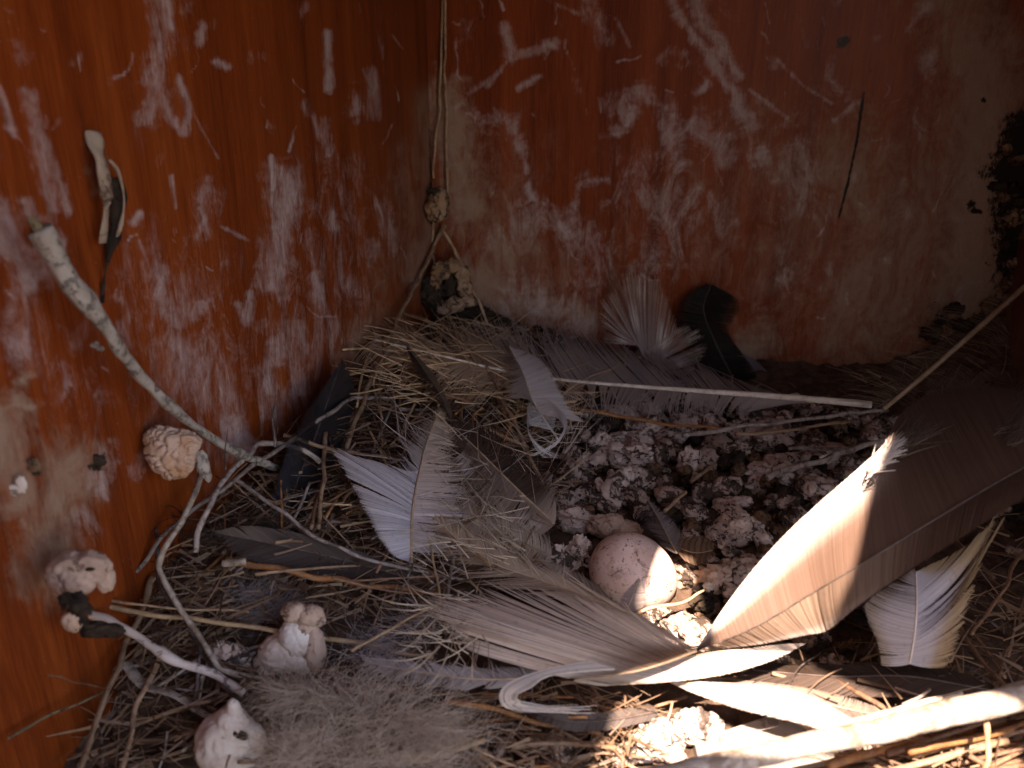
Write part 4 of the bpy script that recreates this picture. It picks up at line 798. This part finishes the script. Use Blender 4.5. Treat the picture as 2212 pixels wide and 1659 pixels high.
feather('dark brown feather lying flat below the white feather at lower right', [(2140, 1492, .014), (1961, 1462, .014), (1800, 1462, .012), (1620, 1448, .010)], (4, 3), [
    dict(n=130, edge=[(2100, 1458, .016), (1950, 1428, .016), (1820, 1436, .014), (1700, 1424, .012), (1580, 1432, .010)], col=flat((.045, .030, .022)), clump=.1, fray=.3, groups=8),
    dict(n=130, edge=[(2060, 1506, .012), (1920, 1506, .012), (1800, 1504, .01), (1690, 1488, .01), (1570, 1456, .01)], col=flat((.10, .07, .055)), clump=.2, fray=.3, groups=8)], qmat='quill_dark')
feather('brown mottled feather lying under the cream blade in the lower right shadow', [(1960, 1560, .008), (1820, 1530, .01), (1680, 1500, .01), (1560, 1478, .01)], (3, 2), [
    dict(n=90, edge=[(1930, 1540, .01), (1830, 1505, .012), (1720, 1482, .012), (1600, 1468, .01)], col=flat((.20, .15, .12)), clump=.2, fray=.3), dict(n=90, edge=[(1900, 1590, .006), (1780, 1550, .008), (1680, 1530, .008), (1550, 1490, .01)], col=flat((.15, .11, .09)), clump=.2, fray=.3)])
feather('glossy blue black feather standing against the left wall', [(590, 1190, .03, 'l'), (635, 1060, .032, 'l'), (690, 920, .026, 'l'), (739, 778, .016, 'l')], (5, 2), [
    dict(n=130, edge=[(560, 1170, .026, 'l'), (592, 1060, .03, 'l'), (625, 960, .028, 'l'), (668, 880, .024, 'l'), (706, 826, .018, 'l'), (738, 776, .016, 'l')], col=flat((.028, .030, .036)), clump=.05, fray=.12, groups=5, bow=.02),
    dict(n=130, edge=[(660, 1160, .036, 'l'), (705, 1050, .038, 'l'), (738, 960, .034, 'l'), (764, 880, .028, 'l'), (762, 820, .022, 'l'), (741, 777, .016, 'l')], col=flat((.022, .020, .022)), clump=.1, fray=.2, groups=7, bow=.02)], qmat='quill_dark', vmat='gloss')
feather('narrow dark brown feather lying over the frayed tan end of the long feather', [(974, 905, .028), (950, 855, .031), (915, 800, .031), (880, 749, .030)], (4, 2), [
    dict(n=60, edge=[(965, 890, .028), (930, 850, .032), (898, 805, .032), (878, 750, .03)], col=flat((.07, .045, .032)), clump=.1, fray=.3), dict(n=60, edge=[(978, 895, .027), (966, 860, .03), (935, 805, .03), (882, 748, .03)], col=flat((.11, .075, .05)), clump=.1, fray=.3)], qmat='quill_dark')
feather('dark grey feather lying left of the hollow stem end', [(935, 1266, .008), (780, 1220, .013), (620, 1182, .018), (463, 1150, .022)], (4, 2), [
    dict(n=120, edge=[(880, 1226, .012), (740, 1180, .018), (620, 1146, .022), (530, 1136, .024), (460, 1148, .022)], col=flat((.10, .075, .062)), clump=.15, fray=.3, groups=8), dict(n=120, edge=[(860, 1282, .008), (700, 1250, .01), (590, 1226, .014), (510, 1196, .018), (464, 1154, .022)], col=flat((.065, .047, .04)), clump=.2, fray=.3, groups=8)], qmat='quill_dark')
feather('leaf shaped grey feather scrap lying against the front of the egg', [(1352, 1324, .016), (1366, 1290, .022), (1380, 1250, .028)], (2, 1.5), [
    dict(n=36, edge=[(1336, 1316, .016), (1344, 1286, .022), (1378, 1250, .028)], col=flat((.26, .21, .19)), clump=.1, fray=.2), dict(n=36, edge=[(1386, 1318, .016), (1396, 1290, .022), (1382, 1250, .028)], col=flat((.22, .18, .16)), clump=.1, fray=.2)])
feather('small grey brown feather lying on the heap just above the egg', [(1462, 1196, .014), (1432, 1140, .018), (1400, 1082, .020)], (3, 2), [
    dict(n=50, edge=[(1430, 1180, .014), (1398, 1135, .018), (1396, 1085, .02)], col=flat((.15, .12, .11)), clump=.25, fray=.5), dict(n=50, edge=[(1478, 1165, .014), (1450, 1120, .018), (1402, 1080, .02)], col=flat((.20, .17, .16)), clump=.25, fray=.5)])
feather('tiny barred brown feather beside the egg on the heap', [(1455, 1180, .014), (1500, 1195, .016), (1540, 1190, .016)], (2, 1.5), [
    dict(n=50, edge=[(1480, 1160, .016), (1520, 1158, .018), (1545, 1175, .017)], col=flat((.20, .13, .08), None, 40, (.10, .07, .05)), clump=.1, fray=.4), dict(n=40, edge=[(1480, 1212, .014), (1510, 1222, .015), (1548, 1200, .016)], col=flat((.17, .11, .07), None, 40, (.09, .06, .045)), clump=.1, fray=.4)])
feather('lavender grey feather, blurred, between the cream barbs and the grey down', [(1180, 1463, .020), (1040, 1468, .022), (900, 1452, .022), (790, 1432, .022)], (5, 2), [
    dict(n=90, edge=[(1130, 1442, .022), (1000, 1440, .024), (880, 1420, .024), (770, 1418, .022)], col=flat((.33, .29, .28)), clump=.4, fray=.5, jit=.1), dict(n=90, edge=[(1120, 1480, .018), (1000, 1492, .02), (880, 1480, .02), (760, 1444, .022)], col=flat((.36, .32, .30)), clump=.4, fray=.5, jit=.1)], qmat='quill_tan')
feather('dark grey feather edge lying at the bottom centre below the curled loop', [(1420, 1538, .012), (1320, 1556, .014), (1230, 1558, .016), (1150, 1538, .018)], (6, 3), [
    dict(n=80, edge=[(1400, 1520, .012), (1300, 1538, .016), (1220, 1540, .018), (1140, 1530, .018)], col=flat((.12, .095, .08)), clump=.1, fray=.3), dict(n=80, edge=[(1410, 1556, .01), (1310, 1578, .012), (1220, 1578, .014), (1140, 1545, .018)], col=flat((.09, .07, .06)), clump=.1, fray=.3)], qmat='quill_dark')
feather('dark feather tip behind the white quill at the right of the heap', [(1700, 858, .02, 'b'), (1640, 810, .02, 'b'), (1560, 780, .02, 'b')], (3, 2), [
    dict(n=70, edge=[(1690, 840, .02, 'b'), (1620, 770, .02, 'b'), (1545, 760, .02, 'b')], col=flat((.16, .13, .12)), clump=.1, fray=.3), dict(n=70, edge=[(1650, 870, .03, 'b'), (1580, 850, .03, 'b'), (1530, 800, .02, 'b')], col=flat((.19, .16, .15)), clump=.1, fray=.3)])
lq = feather('wispy feather with a long bare tan quill leaning into the right corner', [(1910, 884, .022), (1997, 812, .036), (2102, 720, .045), (2230, 605, .050)], (9, 12), [
    dict(s=(0, .9), n=70, edge=[(1800, 868, .03), (1850, 800, .04), (1830, 750, .05), (1900, 720, .055), (1960, 660, .06), (2080, 650, .065)], col=flat((.26, .19, .13)), clump=.5, fray=.8, groups=14, jit=.25, short=.5, lift=.12, width=.22, bow=-.1),
    dict(s=(.1, .9), n=80, edge=[(1990, 930, .03), (2080, 880, .04), (2140, 820, .05), (2200, 770, .055), (2190, 720, .06)], col=flat((.24, .18, .13)), clump=.5, fray=.8, groups=14, jit=.25, short=.5, lift=.12, width=.22, bow=-.1)])
def curls():
    rnd = random.Random(4); st = []
    for i in range(30):
        q = i / 29; a = (1150 + 45 * q, 862 + 68 * q)
        st.append((cat([G(a[0], a[1], .029), G(1146 - 6 * (1 - q), 880 + 40 * q, .031), G(1140 + 4 * q, 925 + 20 * q, .032), G(1160 + 10 * q + rnd.uniform(-6, 6), 968, .028), G(1190 + rnd.uniform(-14, 20), 990 - 6 * q, .022)], 14), 1))
        st.append((cat([G(a[0], a[1], .029), G(1188 + 14 * q, 868 + 34 * q, .033), G(1224 - 6 * q, 905 + 20 * q, .034), G(1208 - 8 * q, 955, .030), G(1160 + rnd.uniform(-18, 14), 985, .022)], 16), 1))
    o = fibres('curled_barbs', st, lambda j: shade((.56, .52, .48), .8, 1.1), .00026, 'feather')
    p = [x for x in COL.objects if x.get('label', '').startswith('small white feather with curled')][0]; o.parent = p; o.location = -p.location
curls()

# ------------------------------------------------------------------ down and fine fibres
def tuft(name, label, centres, n, ln, col, wid, hb, seed, cat_='down', kind=None, up=.3):
    rnd = random.Random(seed); st = []; o0 = G(*centres[0][:2], .01)
    for i in range(n):
        cx, cy, r, an0, sp = rnd.choice(centres)
        x = cx + rnd.gauss(0, r); y = cy + rnd.gauss(0, r * .6); an = an0 + sp * 2.6 * noise.noise(Vector((x / 60, y / 45, seed))) + rnd.gauss(0, .75); l = ln * rnd.uniform(.4, 1.2)
        p = G(x, y, hb * rnd.uniform(.2, 1)); s = pxm(p); dv = Vector((math.cos(an), math.sin(an), up * rnd.uniform(-.3, 1))); dv.normalize()
        pts = [p.copy()]; cu = Vector((rnd.gauss(0, 1), rnd.gauss(0, 1), rnd.gauss(0, .5))) * .10 + Vector((noise.noise(Vector((x / 50, y / 50, 3))), noise.noise(Vector((x / 50, y / 50, 8))), 0)) * .35
        for k in range(8):
            dv = (dv + cu + Vector((rnd.gauss(0, 1), rnd.gauss(0, 1), rnd.gauss(0, 1))) * .10).normalized(); p = p + dv * l * s / 8; 
            g = terr(p.x, p.y) + .0005
            if p.z < g: p.z = g
            pts.append(p.copy())
        st.append((pts, rnd.uniform(.5, 1.3)))
    o = fibres(name, st, lambda j: tuple(c * k_ for c in col for k_ in [1]) if rnd.random() < .7 else tuple(c * 1.3 for c in col), wid, 'down', None, o0); return tag(o, label, cat_, None, kind)
tuft('down_tuft', 'large fluffy grey brown down tuft, out of focus at the bottom', [(640, 1500, 28, 2.6, .9), (740, 1520, 45, 1.2, 1.0), (860, 1530, 50, .8, 1.0), (700, 1600, 55, 2.2, 1.2), (820, 1610, 55, -.4, 1.3), (940, 1590, 45, .3, .9), (640, 1640, 30, 3.0, .8), (780, 1660, 60, 1, 1.5), (910, 1650, 45, 0, 1.2)], 3000, 110, (.42, .34, .265), .00022, .034, 31, up=.5)
tuft('down_tuft', 'small smoky grey down tuft between the yellow straw and the dark feather', [(560, 1330, 22, 1.4, 1.0), (530, 1290, 20, 1.9, .8), (600, 1310, 18, 1, .9)], 620, 75, (.22, .19, .18), .00018, .016, 32)
tuft('down_tuft', 'dark downy wisps below the glossy black feather on the left', [(520, 1180, 26, 2.6, .8), (470, 1160, 18, 2.9, .7), (580, 1140, 22, 2, .9)], 420, 75, (.06, .045, .036), .0002, .02, 33)
tuft('down_tuft', 'pale wispy down caught behind the cream barbs', [(880, 1380, 40, 2.9, .8), (930, 1350, 30, 2.7, .7), (820, 1420, 36, 2.8, .8)], 420, 100, (.36, .32, .31), .0002, .018, 34)
tuft('down_tuft', 'thin dark barbs sticking out over the left wall near the forked twig', [(400, 1120, 12, 3.0, .35), (380, 1160, 12, 2.9, .3), (370, 1215, 10, 3.1, .4)], 40, 90, (.035, .02, .014), .00035, .03, 35)
for nm, lb, pts, w_ in (('thorn', 'long black spine standing up against the left wall, taller of two', [(596, 965, .026, 'l'), (588, 905, .024, 'l'), (600, 842, .022, 'l')], 9), ('thorn', 'shorter black spine standing up against the left wall near the branch', [(490, 1015, .03, 'l'), (484, 970, .028, 'l'), (488, 925, .026, 'l')], 5)):
    stick(nm, lb, 'spine', pts, w_, 'darkstem', taper=.12)

# ------------------------------------------------------------------ tangle of stems
def tangle(poly, n, label, group, cats, lens, widths, angs, hr, seed, seg=9):
    rnd = random.Random(seed); xs = [p[0] for p in poly]; ys = [p[1] for p in poly]; k = 0
    while k < n:
        x = rnd.uniform(min(xs), max(xs)); y = rnd.uniform(min(ys), max(ys))
        if not inpoly(x, y, poly): continue
        an = rnd.gauss(*rnd.choice(angs)); l = rnd.uniform(*lens) * .5; h = rnd.uniform(*hr); tl = rnd.uniform(-.008, .008); b = rnd.uniform(-.07, .07) * l
        dx, dy = math.cos(an) * l, -math.sin(an) * l * .8
        pts = [(x - dx, y - dy, max(.001, h - tl)), (x - dy * .1 * rnd.uniform(-1, 1), y + b, h), (x + dx, y + dy, max(.001, h + tl))]
        pts = [(min(max(p[0], -60), 2290), min(p[1], 1720), p[2]) for p in pts]
        q = [G(*p) for p in pts]
        if any((p - CORNER).dot(DR) < .003 or (p - CORNER).dot(DL) < .003 or (p - CORNER).dot(DR) > BACKLEN - .003 for p in q): continue
        if rnd.random() < .12: q.append(q[-1] + Vector((rnd.uniform(-1, 1), rnd.uniform(-1, 1), rnd.uniform(-.3, .6))) * .012)
        stick('grass_stem', label, 'stem', q, rnd.uniform(*widths), rnd.choice(cats), group=group, seg=seg, sides=6, taper=rnd.uniform(.5, 1), wig=.00025, kink=False); k += 1
tangle([(760, 790), (880, 770), (1020, 790), (1240, 900), (1240, 1010), (1180, 1110), (1040, 1250), (880, 1290), (640, 1250), (470, 1200), (470, 1100), (620, 1000), (740, 960)], 138, 'thin dry stem in the dense tangle in the middle left of the nest', 'dry stems in the nest tangle', ['tan', 'tan', 'brown', 'brown', 'grey', 'orange', 'darkstem', 'straw'], (70, 260), (3.5, 8.5), [(.5, .4), (1.0, .4), (2.6, .4), (1.3, .3)], (.001, .020), 91)
tangle([(260, 1420), (440, 1390), (560, 1500), (600, 1659), (200, 1659)], 26, 'dry stem in the loose heap at the bottom left corner of the box', 'dry stems at the bottom left', ['tan', 'tan', 'brown', 'grey', 'bleach'], (60, 220), (5, 11), [(2.6, .5), (1.2, .5), (.3, .5)], (.001, .012), 92)
tangle([(380, 1180), (600, 1250), (960, 1280), (1000, 1420), (860, 1480), (700, 1420), (430, 1450), (270, 1420), (280, 1290)], 30, 'dry stem lying around the yellow straw and the white dropping', 'dry stems around the yellow straw', ['tan', 'brown', 'brown', 'darkstem', 'grey'], (80, 260), (4, 9), [(2.8, .5), (1.0, .5), (.3, .5)], (.001, .010), 93)
tangle([(900, 1490), (1380, 1480), (1400, 1560), (1360, 1659), (900, 1659)], 26, 'brown stem in the bottom centre below the cream feather', 'brown stems at the bottom centre', ['tan', 'brown', 'brown', 'orange', 'straw'], (120, 330), (5, 12), [(-.2, .3), (.15, .3), (2.6, .3)], (.001, .012), 94)
tangle([(1800, 1600), (2212, 1520), (2260, 1700), (1750, 1700)], 30, 'brown stem in the bottom right corner under the sunlit branch', 'brown stems at the bottom right', ['brown', 'brown', 'tan', 'orange'], (260, 560), (10, 20), [(.28, .12), (.2, .15), (-.5, .3)], (.001, .014), 95)
tangle([(2060, 1180), (2212, 1080), (2212, 1500), (2060, 1480)], 12, 'dull stem in the dark right side behind the white feather', 'dull stems on the right side', ['brown', 'tan', 'darkstem'], (90, 240), (4, 8), [(.6, .4), (2.4, .4), (1.4, .3)], (.002, .022), 96)
tangle([(1540, 1430), (1850, 1440), (1850, 1520), (1560, 1490)], 8, 'brown stem under the feathers right of the sunlit droppings', 'brown stems under the feathers', ['brown', 'tan'], (100, 240), (5, 10), [(.0, .2), (-.3, .2)], (.001, .006), 97)
tangle([(760, 780), (840, 700), (1010, 715), (1080, 790), (960, 900), (800, 930)], 34, 'stiff tan straw sticking out of the mound below the wall corner', 'stiff straws in the mound below the corner', ['tan', 'straw', 'brown', 'tan'], (90, 240), (3, 6), [(2.85, .25), (.4, .3), (1.1, .3)], (.006, .026), 98)
def litter_fibres():
    rnd = random.Random(77); st = []
    polys = [([(700, 800), (1000, 730), (1250, 900), (1240, 1050), (1100, 1250), (880, 1300), (260, 1440), (290, 1260), (400, 1150)], 2600, (30, 110)), ([(240, 1420), (1400, 1470), (1350, 1659), (180, 1659)], 900, (30, 120)), ([(1800, 1440), (2212, 1100), (2212, 1659), (1800, 1659)], 260, (50, 180)), ([(1700, 830), (2212, 700), (2212, 1000), (1900, 960)], 120, (30, 100))]
    for poly, n, ls in polys:
        xs = [p[0] for p in poly]; ys = [p[1] for p in poly]; k = 0
        while k < n:
            x = rnd.uniform(min(xs), max(xs)); y = rnd.uniform(min(ys), max(ys))
            if not inpoly(x, y, poly): continue
            p = G(x, y, rnd.uniform(.001, .016)); s = pxm(p); an = rnd.uniform(0, 6.28); l = rnd.uniform(*ls) * s
            dv = Vector((math.cos(an), math.sin(an), rnd.gauss(0, .15))); cu = Vector((rnd.gauss(0, 1), rnd.gauss(0, 1), 0)) * .03; pts = [p.copy()]
            for j in range(6):
                dv = (dv + cu).normalized(); p = p + dv * l / 6; p.z = max(p.z, terr(p.x, p.y) + .0005); pts.append(p.copy())
            if any((p - CORNER).dot(DR) < .002 or (p - CORNER).dot(DL) < .002 for p in pts): k += 1; continue
            st.append((pts, rnd.choice([.6, .9, 1.2, 1.6, 2.6]) * rnd.uniform(.8, 1.1))); k += 1
    pal = [(.26, .16, .095), (.17, .10, .06), (.34, .23, .14), (.10, .062, .038), (.30, .21, .15)]
    o = fibres('grass_fibres', st, lambda j: rnd.choice(pal), .00055, 'down', None, G(900, 1100, .002)); tag(o, 'fine broken grass and barb fibres strewn through the nest', 'fibres', None, 'stuff')
litter_fibres()
